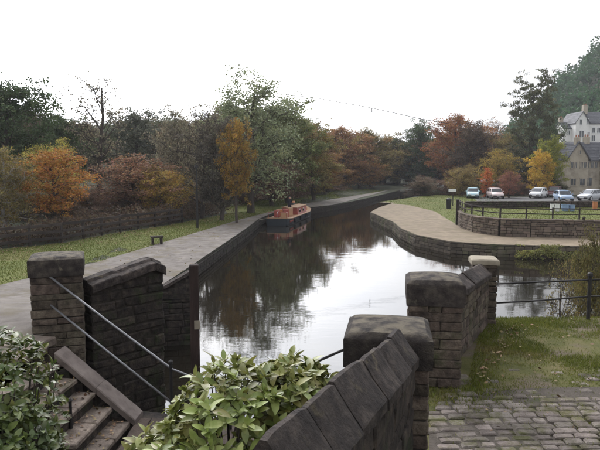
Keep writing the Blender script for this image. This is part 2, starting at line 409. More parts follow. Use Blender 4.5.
# right bank: sandy path, green, terrace, car park
sand_up = [at(378, 202.5, .7), at(410, 206, .7), at(435, 212, .7), at(452, 222, .7), at(462, 228, .7), at(480, 233, .7), at(500, 236, .7), at(600, 238.5, .7), at(900, 241, .7)]
sand_up = [(p.x, p.y) for p in sand_up]
sand_poly = [(x + .02, y + .02) for x, y in RIGHT[1:11]] + sand_up + [(60, 34)]
sheet('quay_path', sand_poly, hR, M['sand'], dz=.012, grid=[(1.0, 6, 62, 29, 72)])
green_poly = [sand_up[i] for i in range(0, 5)] + [(13.2, 47), (20, 50), (24, 62), (26, 80), (22, 96), (16.5, 82.6)]
sheet('grass', green_poly, hR, M['grass'], dz=.008, grid=[(1.5, 7, 30, 38, 98)])
WALL1 = [at(459, 224, .7), at(463, 228, .7), at(475, 232.3, .7), at(500, 236, .7), at(530, 237, .7), at(600, 238.3, .7)]
WALL1 = [(p.x, p.y) for p in WALL1] + [(60, 35)]
WALL2 = [(12.9, 45.8), (18, 45.9), (24, 46), (60, 46.4)]
hT = lambda x, y: 1.75 + .02 * clamp(y - 38, 0, 8)
sheet('terrace_lawn', [(x + .05, y + .15) for x, y in WALL1] + WALL2[::-1], hT, M['grass'], grid=[(1.5, 10, 60, 35, 47)])
sheet('car_park', [(14.5, 46.6), (60, 46.8), (90, 50), (90, 84), (24, 82), (19, 60)], hR, M['tarmac'], dz=.012, grid=[(3, 12, 90, 46, 85)])

# near lawn on the right and planting bed
hN = lambda x, y: 2.9 + .012 * math.sin(x * 3.1) * math.sin(y * 2.3)
P1 = Vector((.655, 4.28)); P2 = Vector((1.43, 6.20)); P3 = Vector((2.69, 8.54))
lawn_poly = [(-1.6, -6), (.2, 2.2), (.74, 4.2), (1.18, 6.0), (2.5, 8.68), (40, 8.8), (40, -6)]
sheet('lawn', lawn_poly, hN, M['lawn'], grid=[(.15, .3, 6, 3.5, 9.3), (1, 0, 40, -6, 9.3)], edge=.5)
hB = lambda x, y: 2.25 + .1 * math.sin(x * 2) * math.sin(y * 1.7) + .2 * clamp(-x - 1.6)
sheet('planting_bed', [(-3.45, -6), (-3.45, 5.9), (-2.6, 5.5), (-1.9, 5.45), (-1.6, 5.7), (.9, 5.6), (.95, 4.2), (.25, 2.2), (-1.6, -6)], hB, M['soil'], grid=[(.4, -3.3, 1, -1, 6.5)])

# ------------------------------------------------------------------ masonry
def masonry(parent, p0, p1, zb, zt, thick, course=.13, lens=(.18, .42), m='stone', ch=.009, jit=.007, gap=.008, part='stone', joined=False, seed=1, core=True, mb=None):
    """coursed stones between two plan points, zb / zt may be functions of 0..1"""
    r = random.Random(seed)
    a = Vector(p0[:2]); b = Vector(p1[:2]); L_ = (b - a).length; d = (b - a) / L_; rot = math.atan2(d.y, d.x)
    zbf = zb if callable(zb) else (lambda s: zb)
    ztf = zt if callable(zt) else (lambda s: zt)
    z = min(zbf(0), zbf(1)); zmax = max(ztf(0), ztf(1)); out = mb or MB(); own = mb is None
    row = 0
    while z < zmax - .02:
        h = course * r.uniform(.75, 1.3)
        if zmax - z - h < course * .5: h = zmax - z
        x = 0
        while x < L_ - .01:
            l = r.uniform(*lens)
            if L_ - x - l < lens[0] * .7: l = L_ - x
            s0, s1 = x / L_, (x + l) / L_
            zt_ = min(z + h, min(ztf(s0), ztf(s1))); zb_ = max(z, max(zbf(s0), zbf(s1)))
            if zt_ - zb_ > .03:
                c = a + d * (x + l / 2)
                v, f = rbox(c.x, c.y, (zt_ + zb_) / 2, l - gap, thick + r.uniform(-.012, .014), zt_ - zb_ - gap, rot, ch, jit, r)
                if joined: out.add(v, f)
                else: emit(part, v, f, M[m], parent)
            x += l
        z += h; row += 1
    if joined and own: out.build('stonework', M[m], parent, kind='stuff')
    if core:
        n = 8; t2 = thick / 2 - .014; nn = Vector((-d.y, d.x)); V = []
        for i in range(n + 1):
            s = i / n; c = a + d * (lerp(.02, L_ - .02, s))
            for sg in (-1, 1):
                q = c + nn * t2 * sg; V += [(q.x, q.y, zbf(s)), (q.x, q.y, ztf(s) - .02)]
        Fc = []
        for i in range(n):
            k = i * 4; Fc += [(k, k + 4, k + 5, k + 1), (k + 2, k + 3, k + 7, k + 6), (k + 1, k + 5, k + 7, k + 3)]
        Fc += [(0, 1, 3, 2), (n * 4, n * 4 + 2, n * 4 + 3, n * 4 + 1)]
        emit('mortar', V, Fc, M['mortar'], parent)
def cap_stone(parent, c, rot, w_, d_, z, h, rise, m='cap', seed=1, name='cap_stone'):
    r = random.Random(seed); n = 14
    V = []; Fc = []; cs, sn = math.cos(rot), math.sin(rot)
    from mathutils import noise
    def P(x, y, zz):
        q = noise.noise_vector(Vector((x * 7 + seed, y * 7, zz * 7))) * .004
        x += q.x; y += q.y
        V.append((c[0] + x * cs - y * sn, c[1] + x * sn + y * cs, zz + q.z)); return len(V) - 1
    G = {}
    for i in range(n + 1):
        for j in range(n + 1):
            u, v = i / n * 2 - 1, j / n * 2 - 1
            e = max(abs(u), abs(v)); e2 = (1 - u ** 2) ** .5 * (1 - v ** 2) ** .5 if e < 1 else 0
            zz = z + h + rise * (e2 ** .9) - (.012 if e == 1 else 0)
            k = .985 if e == 1 else 1
            G[i, j] = P(u * w_ / 2 * k, v * d_ / 2 * k, zz)
    for i in range(n):
        for j in range(n): Fc.append((G[i, j], G[i + 1, j], G[i + 1, j + 1], G[i, j + 1]))
    ring = [(i, 0) for i in range(n)] + [(n, j) for j in range(n)] + [(i, n) for i in range(n, 0, -1)] + [(0, j) for j in range(n, 0, -1)]
    prev = [G[q] for q in ring]
    for zi in range(5):
        zz = z + h - .024 - (h - .036) * zi / 4
        k = 1.0 if zi < 4 else .992
        cur = [P((q[0] / n * 2 - 1) * w_ / 2 * k, (q[1] / n * 2 - 1) * d_ / 2 * k, zz if zi < 4 else z) for q in ring]
        for a in range(len(ring)):
            b = (a + 1) % len(ring); Fc.append((prev[b], prev[a], cur[a], cur[b]))
        prev = cur
    Fc.append(tuple(prev[::-1]))
    o = emit(name, V, Fc, M[m], parent, smooth=True, sharp=32)
    return o
def pillar(c, rot, w_, zb, zt, label, seed, m='stone', capm='cap', caph=.24, rise=.04, over=.02, course=.10, d_=None):
    d_ = d_ or w_
    t = thing('stone_pillar', (c[0], c[1], zb), label, 'pillar', 'square stone pillars round the lock steps')
    r = random.Random(seed); z = zb; cs, sn = math.cos(rot), math.sin(rot); k = 0
    top = zt - caph - rise
    while z < top - .01:
        h = course * r.uniform(.75, 1.25)
        if top - z - h < course * .5: h = top - z
        # alternate courses: two blocks across, or two blocks deep
        cuts = [0, r.uniform(.3, .7), 1] if r.random() < .75 else [0, r.uniform(.25, .4), r.uniform(.6, .75), 1]
        for a, b in zip(cuts, cuts[1:]):
            mid = (a + b) / 2 - .5; l = (b - a)
            if k % 2 == 0: x, y, sx, sy = mid * w_, 0, l * w_ - .006, d_ + r.uniform(-.012, .01)
            else: x, y, sx, sy = 0, mid * d_, w_ + r.uniform(-.012, .01), l * d_ - .006
            v, f = rbox(c[0] + x * cs - y * sn, c[1] + x * sn + y * cs, z + h / 2, sx, sy, h - .007, rot, .009, .007, r)
            emit('stone', v, f, M[m], t)
        z += h; k += 1
    v, f = rbox(c[0], c[1], (zb + top) / 2, w_ - .03, d_ - .03, top - zb, rot, .01)
    emit('mortar', v, f, M['mortar'], t)
    cap_stone(t, c, rot, w_ + over * 2, d_ + over * 2, top, caph, rise, capm, seed)
    return t
def coping(parent, p0, p1, z0_, z1_, half, rise, thick=.1, length=.55, m='coping', seed=1, drop=None, flat=.0):
    """saddleback coping stones; z = ridge height, half = half width"""
    r = random.Random(seed); a = Vector(p0[:2]); b = Vector(p1[:2]); L_ = (b - a).length; d = (b - a) / L_; n = Vector((-d.y, d.x))
    x = 0
    from mathutils import noise
    while x < L_ - .01:
        l = length * r.uniform(.8, 1.25)
        if L_ - x - l < length * .5: l = L_ - x
        dz = r.uniform(-.008, .008); dn = r.uniform(-.008, .008)
        prof = [(-half, -rise - thick), (-half, -rise), (-half * .95, -rise + .012), (-half * .5, -rise * .5 - flat * .1), (-.012 - flat, -.006), (.012 + flat, -.006), (half * .5, -rise * .5 - flat * .1), (half * .95, -rise + .012), (half, -rise), (half, -rise - thick)]
        V = []; Fc = []; S = 7; K = len(prof)
        for i in range(S + 1):
            s = (x + .004 + (l - .008) * i / S); c = a + d * s; zz = lerp(z0_, z1_, s / L_) + dz
            e = .965 if i in (0, S) else 1
            for (q, h) in prof:
                p = c + n * (q * e + dn)
                nv = noise.noise_vector(Vector((p.x * 6, p.y * 6, h * 9 + seed))) * .007
                V.append((p.x + nv.x, p.y + nv.y, zz + h * (1 if e == 1 else 1) - (0 if e == 1 else .008) + nv.z))
        for i in range(S):
            for k in range(K):
                k2 = (k + 1) % K; Fc.append((i * K + k, i * K + k2, (i + 1) * K + k2, (i + 1) * K + k))
        Fc.append(tuple(range(K))[::-1]); Fc.append(tuple(S * K + k for k in range(K)))
        emit('coping_stone', V, Fc, M[m], parent)
        x += l

# right hand pillars and parapet
wd = (P2 - P1).normalized(); rot_a = math.atan2(wd.y, wd.x) - math.pi / 2
rotP = R(-9)
pillar(P1, rotP, .58, 2.9, 4.055, 'nearest squat stone pillar with broad dark cap, next to the sloping coping of the near wall', 11, rise=.05, caph=.22, d_=.56)
pillar(P2, rotP, .55, 2.9, 4.05, 'banded stone pillar on the grass edge, midway between the nearest pillar and the pale-capped one', 12, rise=.05, caph=.24)
pillar(P3, rotP, .35, 2.9, 3.86, 'slim far stone pillar with pale sandstone cap at end of the lawn wall', 13, capm='palecap', caph=.075, rise=.012, course=.09)
# near wall
t = thing('parapet_wall', (.3, 3.0, 2.9), 'near dark stone wall with sloping ridged coping in the bottom centre foreground', 'wall')
W0 = Vector((-.118, 1.75)); W1e = Vector((.68, 3.95))
masonry(t, W0, W1e, 2.3, lambda s: lerp(4.12, 3.84, s), .23, .12, (.16, .36), 'darkstone', seed=3)
coping(t, W0, W1e, 4.372, 4.086, .15, .195, .055, .42, seed=4)
# wall between the second and third pillars
t = thing('parapet_wall', (2.2, 7.8, 2.9), 'short stone wall with ridged coping joining the banded pillar to the pale-capped pillar', 'wall')
A = P2 + (P3 - P2).normalized() * .30; B = P3 - (P3 - P2).normalized() * .18
masonry(t, A, B, 2.9, lambda s: lerp(3.66, 3.56, s), .24, .10, (.16, .34), 'stone', seed=5)
coping(t, A, B, 3.90, 3.80, .17, .14, .06, .5, seed=6)
# left pillar and wall
P4 = Vector((-3.37, 8.10))
pillar(P4, R(19), .66, 2.45, 3.985, 'left stone pillar with heavy square cap where the two grey handrails start', 14, rise=.03, caph=.24, course=.11)
t = thing('retaining_wall', (-2.6, 8.4, 0), 'tall dark mossy wall with rounded coping running from the left pillar to the water', 'wall')
A = Vector((-3.06, 8.22)); B = Vector((-2.24, 9.12))
wallv = (B - A).normalized()
masonry(t, A, B, -.2, lambda s: lerp(3.44, 3.64, s), .34, .15, (.14, .5), 'darkstone', seed=7, jit=.014, ch=.02)
coping(t, A, B - wallv * .17, 3.59, 3.80, .24, .07, .10, .5, 'coping', seed=8, flat=.07)
coping(t, B - wallv * .165, B + wallv * .015, 3.80, 3.71, .235, .07, .12, .3, 'coping', seed=9, flat=.07)
# lower wing wall carrying on from it
# retaining walls round the water: joined small stones
def long_wall(name, poly, zb, ztf, thick, label, course=.22, lens=(.3, .7), m='farwall', seed=1, cop=None, copm='farwall', cat='wall', copl=1.0, shift=0):
    c0 = Vector(poly[0][:2])
    t = thing(name, (c0.x, c0.y, 0), label, cat)
    mb = MB(); cb = MB(); cr_ = MB(); r = random.Random(seed)
    for i in range(len(poly) - 1):
        a = Vector(poly[i][:2]); b = Vector(poly[i + 1][:2]); d = (b - a).normalized(); n_ = Vector((-d.y, d.x)) * shift
        a2, b2 = a + n_, b + n_
        masonry(t, a2, b2, zb, lambda s: lerp(ztf(*a), ztf(*b), s), thick, course, lens, m, .02, .012, .02, joined=True, seed=seed + i, core=False, mb=mb)
        L_ = (b2 - a2).length
        # backing
        nn = Vector((-d.y, d.x)) * (thick / 2 - .04)
        q = [a2 - nn, b2 - nn, b2 + nn, a2 + nn]; za, zb_ = ztf(*a) - .03, ztf(*b) - .03
        V = [(p.x, p.y, zb) for p in q] + [(q[0].x, q[0].y, za), (q[1].x, q[1].y, zb_), (q[2].x, q[2].y, zb_), (q[3].x, q[3].y, za)]
        cr_.add(V, [(0, 3, 2, 1), (4, 5, 6, 7), (0, 1, 5, 4), (1, 2, 6, 5), (2, 3, 7, 6), (3, 0, 4, 7)])
        if cop:
            x = 0
            while x < L_ - .01:
                l = copl * r.uniform(.8, 1.2)
                if L_ - x - l < copl * .5: l = L_ - x
                c = a2 + d * (x + l / 2); s = (x + l / 2) / L_
                zz = lerp(ztf(*a), ztf(*b), s)
                cb.add(*rbox(c.x, c.y, zz + cop[1] / 2 + .002, l - .02, cop[0], cop[1] * r.uniform(.85, 1.1), math.atan2(d.y, d.x), .02, .01, r))
                x += l
    mb.build('stonework', M[m], t, kind='stuff'); cr_.build('mortar', M['mortar'], t)
    if cop: cb.build('coping', M[copm], t, kind='stuff')
    return t
long_wall('canal_wall', LEFT[:16], -.5, lambda x, y: hL(xl(y), y) - .08, .4, 'long dark stone canal wall edging the towpath on the left bank', .2, (.3, .7), 'darkstone', 21, (.3, .07), 'darkstone', shift=.16)
long_wall('canal_wall', RIGHT[1:13][::-1], -.5, lambda x, y: .61, .4, 'curved stone quay wall below the sandy path on the right bank', .2, (.3, .7), 'farwall', 41, (.36, .08), 'farwall', shift=.16)
long_wall('retaining_wall', [(2.6, 8.76), (40, 8.9)], -.4, lambda x, y: 2.86, .4, 'stone retaining wall under the far edge of the near lawn, topped by railings', .25, (.4, .8), 'darkstone', 61)
long_wall('car_park_wall', WALL1, .5, lambda x, y: 1.72 + .03 * math.sin(x), .4, 'curved stone wall between the sandy path and the terrace lawn', .16, (.22, .5), 'parkwall', 71, (.45, .10), 'parkwall', copl=.6)
long_wall('car_park_wall', WALL2, 1.5, lambda x, y: 2.42, .35, 'upper dark stone wall between the terrace lawn and the parked cars', .16, (.22, .5), 'darkstone', 81)
t = thing('wing_wall', (-3.8, 16.9, 0), 'short dark mossy wall stub rising at the water edge behind the tall post', 'wall')
masonry(t, (-4.5, 17.05), (-3.1, 17.05), .9, lambda s: lerp(1.35, 2.12, s), .34, .16, (.2, .5), 'darkstone', seed=77, jit=.015)
coping(t, (-4.5, 17.05), (-3.05, 17.05), 1.46, 2.27, .24, .06, .09, .6, 'coping', seed=78, flat=.05)
# masonry below the planting bed and steps, facing the water
long_wall('retaining_wall', [(-3.3, 7.55), (-1.75, 7.2), (-1.6, 6.0), (.85, 5.9), (1.15, 6.3), (2.55, 8.6)], -.4, lambda x, y: 2.0, .4, 'low dark wall below the footbridge and the flowering bed', .25, (.3, .7), 'darkstone', 91)

# ------------------------------------------------------------------ steps
S0 = Vector((-3.02, 7.53)); S1 = Vector((-1.98, 7.23)); sdir = (S1 - S0).normalized(); sn_ = Vector((sdir.y, -sdir.x))  # towards the camera
if sn_.y > 0: sn_ = -sn_
t = thing('stone_steps', (S0.x, S0.y, 2.0), 'flight of worn stone steps going down between the left shrub and the sloping slab', 'steps')
rotS = math.atan2(sdir.y, sdir.x)
r = random.Random(5)
nst = 7
SA = at(60, 349, 2.92); SB = at(139, 415, 2.10)
slv = (SB - SA); sxy = slv.xy.normalized(); rotS = math.atan2(sxy.y, sxy.x); Ls = slv.xy.length
sn_ = Vector((sxy.y, -sxy.x)); sdir = sxy; S0 = SA.xy
going = Ls * .215; rise_ = -slv.z * .215
for k in range(nst):
    tk = .27 + .215 * (k - 1); nz_ = SA.z + slv.z * tk - .085; nose = S0 + sxy * (Ls * tk)
    for q, (w0_, w1_) in enumerate(((.15, .62), (.62, 1.15))):
        c = nose - sxy * (going / 2 - .0) + sn_ * ((w0_ + w1_) / 2)
        v, f = rbox(c.x, c.y, nz_ - .03, going + .05, w1_ - w0_ - .008, .06, rotS, .012, .006, r)
        emit('tread', v, f, M['step'], t)
    c = nose - sxy * (going / 2 + .02) + sn_ * .64
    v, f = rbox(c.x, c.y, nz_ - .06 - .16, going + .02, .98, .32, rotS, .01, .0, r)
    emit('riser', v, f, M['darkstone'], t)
# sloping slab beside the steps
t2 = thing('sloping_slab', (S0.x, S0.y, 2.0), 'long smooth stone slab sloping down beside the steps, under the handrails', 'stone slab')
def slab(p0, p1, half, th, name, m, parent):
    d = (p1 - p0); dn = Vector((d.x, d.y, 0)).normalized(); n = Vector((-dn.y, dn.x, 0)) * half; u = Vector((0, 0, th)); V = []; Fc = []
    S = 8
    for i in range(S + 1):
        c = p0 + d * i / S; j = .004 * math.sin(i * 2.2)
        V += [c - n - u, c - n * 1.0 + Vector((0, 0, -.012 + j)), c - n * .9 + Vector((0, 0, j)), c + n * .9 + Vector((0, 0, j)), c + n + Vector((0, 0, -.012 + j)), c + n - u]
    for i in range(S):
        for k in range(6): Fc.append((i * 6 + k, i * 6 + (k + 1) % 6, i * 6 + 6 + (k + 1) % 6, i * 6 + 6 + k))
    Fc += [tuple(range(6))[::-1], tuple(S * 6 + k for k in range(6))]
    return emit(name, V, Fc, m, parent)
M['slabstone'] = mat('smooth slab stone', [(.10, .08, .07), (.16, .13, .115), (.21, .175, .155)], 5, .85, .35, 50)
slab(SA, SA.lerp(SB, .515), .145, .09, 'slab', M['slabstone'], t2); slab(SA.lerp(SB, .52), SB, .145, .09, 'slab', M['slabstone'], t2)
mb = MB()
for k in range(6):
    c = SA.lerp(SB, (k + .5) / 6); l = Ls / 6; zt_ = c.z - .19
    mb.add(*rbox(c.x, c.y, (zt_ + .9) / 2, l * .99, .24, zt_ - .9, rotS, .01))
mb.build('stonework', M['darkstone'], t2, kind='stuff')
# landing flags by the left pillar
t = thing('landing', (-3.6, 7.2, 2.9), 'worn flagged landing at the foot of the left pillar', 'paving')
for (x, y, sx, sy) in ((-3.5, 7.35, .55, .5), (-4.1, 7.4, .6, .55), (-3.75, 6.85, .6, .45), (-4.4, 6.85, .65, .5), (-3.3, 6.9, .25, .5)):
    v, f = rbox(x, y, 2.92, sx, sy, .1, R(-12), .015, .008, r); emit('flagstone', v, f, M['step'], t)

# footbridge
t = thing('footbridge', (-.8, 6.7, 2.0), 'narrow timber footbridge at the foot of the steps, hidden behind the bright shrub', 'footbridge')
for k in range(17):
    x = -1.95 + k * .18
    v, f = rbox(x, 6.65, 2.02, .165, .95, .05, 0, .006, .003, r); emit('plank', v, f, M['timber'], t)
for y in (6.3, 7.0):
    v, f = rbox(-.55, y, 1.88, 3.1, .12, .2, 0, .01); emit('beam', v, f, M['timber'], t)
# tall post
t = thing('mooring_post', (at(195, 370, Y=7.75).x, 7.75, -.3), 'tall dark reddish timber post standing in the water with a small pale tag', 'post')
pc = at(195, 330, Y=7.75); ptop = at(195, 264, Y=7.75).z
v, f = rbox(pc.x, 7.75, (ptop - .3) / 2, .115, .12, ptop + .3, R(8), .015, .004, r); emit('timber', v, f, M['postwood'], t)
q = at(197, 325, Y=7.66); v, f = rbox(q.x, 7.665, q.z, .075, .014, .12, R(8), .003); emit('tag', v, f, M['palecap'], t)

# railings
def railing(label, posts, rails, rm, pm, prad=.02, rrad=.017, name='handrail', group=None, sockets=()):
    b = posts[0][0] if posts else rails[0][0]
    t = thing(name, (b[0], b[1], b[2]), label, 'handrail', group)
    for a, c in posts:
        emit('post', *tube([a, c], prad, 8), M[pm], t, smooth=False)
        emit('finial', *tube([Vector(c), Vector(c) + Vector((0, 0, prad * .6)), Vector(c) + Vector((0, 0, prad * 1.8)), Vector(c) + Vector((0, 0, prad * 2.6))], [prad * .9, prad * 1.5, prad * 1.4, prad * .4], 8), M[pm], t)
    for p in rails: emit('rail', *tube(p, rrad, 8), M[rm], t, smooth=True)
    for p in sockets: emit('socket', *tube([Vector(p) + Vector((0, .04, 0)), Vector(p) - Vector((0, .012, 0))], .035, 10), M['iron'], t)
    return t
pa = at(45, 273, Y=7.79); pb = at(172, 369, Y=7.12); pc_ = at(47, 302, Y=7.79); pd = at(171, 402, Y=7.12)
pp = at(171.5, 400, Y=7.12)
top_r = [pa, pa.lerp(pb, .5) + Vector((0, 0, -.01)), pb, at(192, 377, Y=7.12), at(215, 380, Y=7.1), at(235, 384, Y=7.08)]
railing('two pale grey handrails sloping down from the left pillar to a short iron post', [((pp.x, 7.12, 2.0), (pp.x, 7.12, at(171, 364, Y=7.12).z))],
        [top_r, [pc_, pc_.lerp(pd, .5) + Vector((0, 0, -.008)), pd]], 'rail', 'iron', .020, .0135, sockets=(pa, pc_))
q0 = at(70, 402, Y=6.35)
t = thing('iron_stub', (q0.x, 6.35, 2.3), 'short dark iron post beside the left shrub on the steps', 'post')
emit('post', *tube([(q0.x, 6.35, 2.1), (q0.x, 6.35, q0.z)], .02, 8), M['iron'], t)
emit('knob', *tube([(q0.x, 6.35, q0.z), (q0.x, 6.35, q0.z + .015), (q0.x, 6.35, q0.z + .04)], [.018, .03, .012], 8), M['iron'], t)
ra = at(436, 309, Y=6.25); rb = at(318, 361, Y=6.55); rc = at(230, 402, Y=6.8)
railing('dark handrail sloping down behind the nearest pillar from the banded pillar', [((rc.x, rc.y, 2.0), tuple(rc))], [[ra, rb, rc]], 'iron', 'iron', .02, .016, sockets=(ra,))
# railing along the lawn edge
yr = 8.62
posts = []
for px in (588, 700, 812):
    a = at(px, 319, Y=yr); b = at(px, 277, Y=yr); posts.append(((a.x, yr, 2.85), (a.x, yr, b.z)))
railing('dark iron railing of two thin bars along the far edge of the near lawn', posts,
        [[at(494, 284, Y=yr), at(540, 282, Y=yr), at(588, 280, Y=yr), at(700, 276, Y=yr), at(812, 276, Y=yr)], [at(494, 303, Y=yr), at(540, 300.5, Y=yr), at(588, 296.5, Y=yr), at(700, 294, Y=yr), at(812, 294, Y=yr)]], 'iron', 'iron', .028, .013)

# ------------------------------------------------------------------ setts and near grass
t = thing('sett_paving', (2, 5, 2.9), 'worn stone setts bedded in the grass at bottom right', 'paving')
r = random.Random(31)
sett_meshes = []
for k in range(8):
    V, Fc = rbox(0, 0, 0, 1, 1, 1, 0, .12, .06, random.Random(300 + k))
    me = bpy.data.meshes.new('sett'); me.from_pydata([tuple(p) for p in V], [], Fc); me.materials.append(M['sett']); sett_meshes.append(me)
sheet('sett_bed', [(.7, 3.0), (1.12, 4.9), (1.5, 5.75), (2.2, 5.85), (3.2, 5.95), (4.6, 6.2), (4.6, 3.0)], hN, M['bed'], dz=.006, grid=[(.15, .6, 4.6, 3, 6.2)], edge=.3)
setts = []
rotd = R(-8)
from mathutils import noise as mnoise
y = 3.2; row = 0
while y < 6.9:
    dp = r.uniform(.095, .125); x = .55 - (row % 2) * .09
    while x < 4.4:
        l = r.uniform(.13, .23)
        cx = x + l / 2; cy = y + dp / 2 + math.sin(x * 1.3) * .03 + .10 * (x - 1)
        keep = 1.6 if cy < 5.35 + .15 * (x - 1) else clamp(1 - (cy - 5.25 - .15 * (x - 1)) / 1.15) * .75
        nv = mnoise.noise(Vector((cx * 1.2, cy * 1.2, 3)))
        right_of_wall = cx > .95 + max(0, cy - 4.1) * .22
        if right_of_wall and r.random() < keep * (1.15 if nv > -.3 else .8): setts.append((cx, cy, l, dp))
        x += l
    y += dp; row += 1
def pix(x, y, z):
    d = Vector((x, y, z - EYE)); f_ = d.y * math.cos(PITCH) - d.z * math.sin(PITCH); up = d.y * math.sin(PITCH) + d.z * math.cos(PITCH)
    return 300 + d.x / f_ * F, 225 - up / f_ * F
def insett(s):
    a, b = pix(s[0], s[1], 2.9); return -15 < a < 615 and b < 465
setts.sort(key=lambda s: (not insett(s), s[1]))
rest = MB()
for k, (cx, cy, l, dp) in enumerate(setts):
    zt_ = 2.9 + .025 + r.uniform(-.005, .006) - .02 * clamp((cy - 5.2) / .9)
    if k < 290:
        o = bpy.data.objects.new('sett', r.choice(sett_meshes)); col.objects.link(o); o.parent = t
        o.location = (cx - 2, cy - 5, zt_ - .045 - 2.9); o.scale = (l - .018, dp - .016, .09)
        o.rotation_euler = (r.uniform(-.018, .018), r.uniform(-.018, .018), rotd + r.uniform(-.06, .06) + .1)
    else: rest.add(*rbox(cx, cy, zt_ - .045, l - .018, dp - .016, .09, rotd, .012, .006, r))
if rest.v: rest.build('outlying_setts', M['sett'], t, kind='stuff')

def quads_mesh(name, C, A, B, m, parent=None, kind='stuff', label=None, cat=None):
    """C centres, A and B half axes: a mesh of leaf-like diamonds"""
    n = len(C); V = np.empty((n * 4, 3)); V[0::4] = C - A; V[1::4] = C - B; V[2::4] = C + A; V[3::4] = C + B
    me = bpy.data.meshes.new(name)
    me.vertices.add(n * 4); me.vertices.foreach_set('co', V.ravel())
    me.loops.add(n * 4); me.loops.foreach_set('vertex_index', np.arange(n * 4, dtype=np.int32))
    me.polygons.add(n); me.polygons.foreach_set('loop_start', np.arange(0, n * 4, 4, dtype=np.int32))
    me.polygons.foreach_set('loop_total', np.full(n, 4, dtype=np.int32))
    me.materials.append(m); me.update(calc_edges=True)
    return me
def blades(name, pts, h, wdt, m, seed, lean=.5):
    g_ = np.random.default_rng(seed); P = np.array(pts, dtype=float); n = len(P)
    az = g_.uniform(0, 2 * np.pi, n); hh = h * g_.uniform(.5, 1.3, n); ln = g_.uniform(0, lean, n) * hh; la = g_.uniform(0, 2 * np.pi, n)
    s = np.stack([np.cos(az), np.sin(az), np.zeros(n)], 1) * (wdt * g_.uniform(.6, 1.3, n))[:, None]
    tip = P + np.stack([np.cos(la) * ln, np.sin(la) * ln, hh], 1)
    V = np.empty((n * 3, 3)); V[0::3] = P - s; V[1::3] = P + s; V[2::3] = tip
    me = bpy.data.meshes.new(name); me.vertices.add(n * 3); me.vertices.foreach_set('co', V.ravel())
    me.loops.add(n * 3); me.loops.foreach_set('vertex_index', np.arange(n * 3, dtype=np.int32))
    me.polygons.add(n); me.polygons.foreach_set('loop_start', np.arange(0, n * 3, 3, dtype=np.int32)); me.polygons.foreach_set('loop_total', np.full(n, 3, dtype=np.int32))
    me.materials.append(m); me.update(calc_edges=True)
    o = bpy.data.objects.new(name, me); col.objects.link(o); o['kind'] = 'stuff'
    return o
g_ = np.random.default_rng(4)
pts = []
while len(pts) < 75000:
    x, y = g_.uniform(.9, 9), g_.uniform(3.6, 8.76)
    if x < 1.05 + max(0, (y - 4.1)) * .37: continue
    nv = mnoise.noise(Vector((x * 1.1, y * 1.6, 0))) + .5 * mnoise.noise(Vector((x * 4, y * 4, 5)))
    dens = clamp(.55 + nv * 1.0)
    if y < 5.6 + .15 * (x - 1): dens *= .16
    elif y < 6.5: dens *= .6
    if y > 8.15 or x < 1.5 + (y - 5.5) * .52: dens = max(dens, .75)
    if abs(x - 3.9) < .8 and abs(y - 7.3) < .35: dens *= .25
    if g_.random() < dens: pts.append((x, y, 2.895))
o = blades('grass_blades', pts, .035, .005, M['blade'], 1, 1.1); tag(o, 'short mossy grass on the near lawn between the setts and the railing', 'grass')
pts = []
for k in range(900):     # rank tufts at the wall foot
    s = g_.random(); c = P2 + Vector((.25, -.30)) + (P3 - P2) * s + Vector((g_.uniform(.02, .22) , g_.uniform(-.1, .1)))
    pts.append((c.x, c.y, 2.89))
for k in range(1400):
    a_, b_ = g_.normal(1.6, .28), g_.normal(5.68, .2)
    if b_ < 5.95 and a_ > 1.15: pts.append((a_, b_, 2.89))
o = blades('grass_blades', pts, .05, .006, M['blade'], 2, 1.0); tag(o, 'longer dark grass at the foot of the banded pillar and wall', 'grass')
pts = []
while len(pts) < 48000:
    y = g_.uniform(19, 62); x = g_.uniform(-30, 2)
    if in_poly(x, y, grass_poly): pts.append((x, y, hL(x, y)))
o = blades('grass_blades', pts, .07, .016, M['farblade'], 3, .9); tag(o, 'rough green grass between the towpath and the wooden fence', 'grass')
pts = []
while len(pts) < 9000:
    y = g_.uniform(60, 112); x = g_.uniform(-10, 20)
    if in_poly(x, y, verge_poly): pts.append((x, y, hL(x, y)))
o = blades('grass_blades', pts, .10, .035, M['farblade'], 4, .8); tag(o, 'grass verge beside the far towpath', 'grass')
pts = []
while len(pts) < 16000:
    y = g_.uniform(40, 96); x = g_.uniform(8, 28)
    if in_poly(x, y, green_poly): pts.append((x, y, hR(x, y)))
o = blades('grass_blades', pts, .06, .028, M['farblade'], 5, .9); tag(o, 'bright grass of the green beyond the sandy path', 'grass')
pts = []
while len(pts) < 12000:
    y = g_.uniform(36, 46); x = g_.uniform(12, 34)
    if in_poly(x, y, WALL1 + WALL2[::-1]): pts.append((x, y, hT(x, y)))
o = blades('grass_blades', pts, .06, .022, M['farblade'], 6, .9); tag(o, 'grass of the terrace lawn inside the curved wall', 'grass')
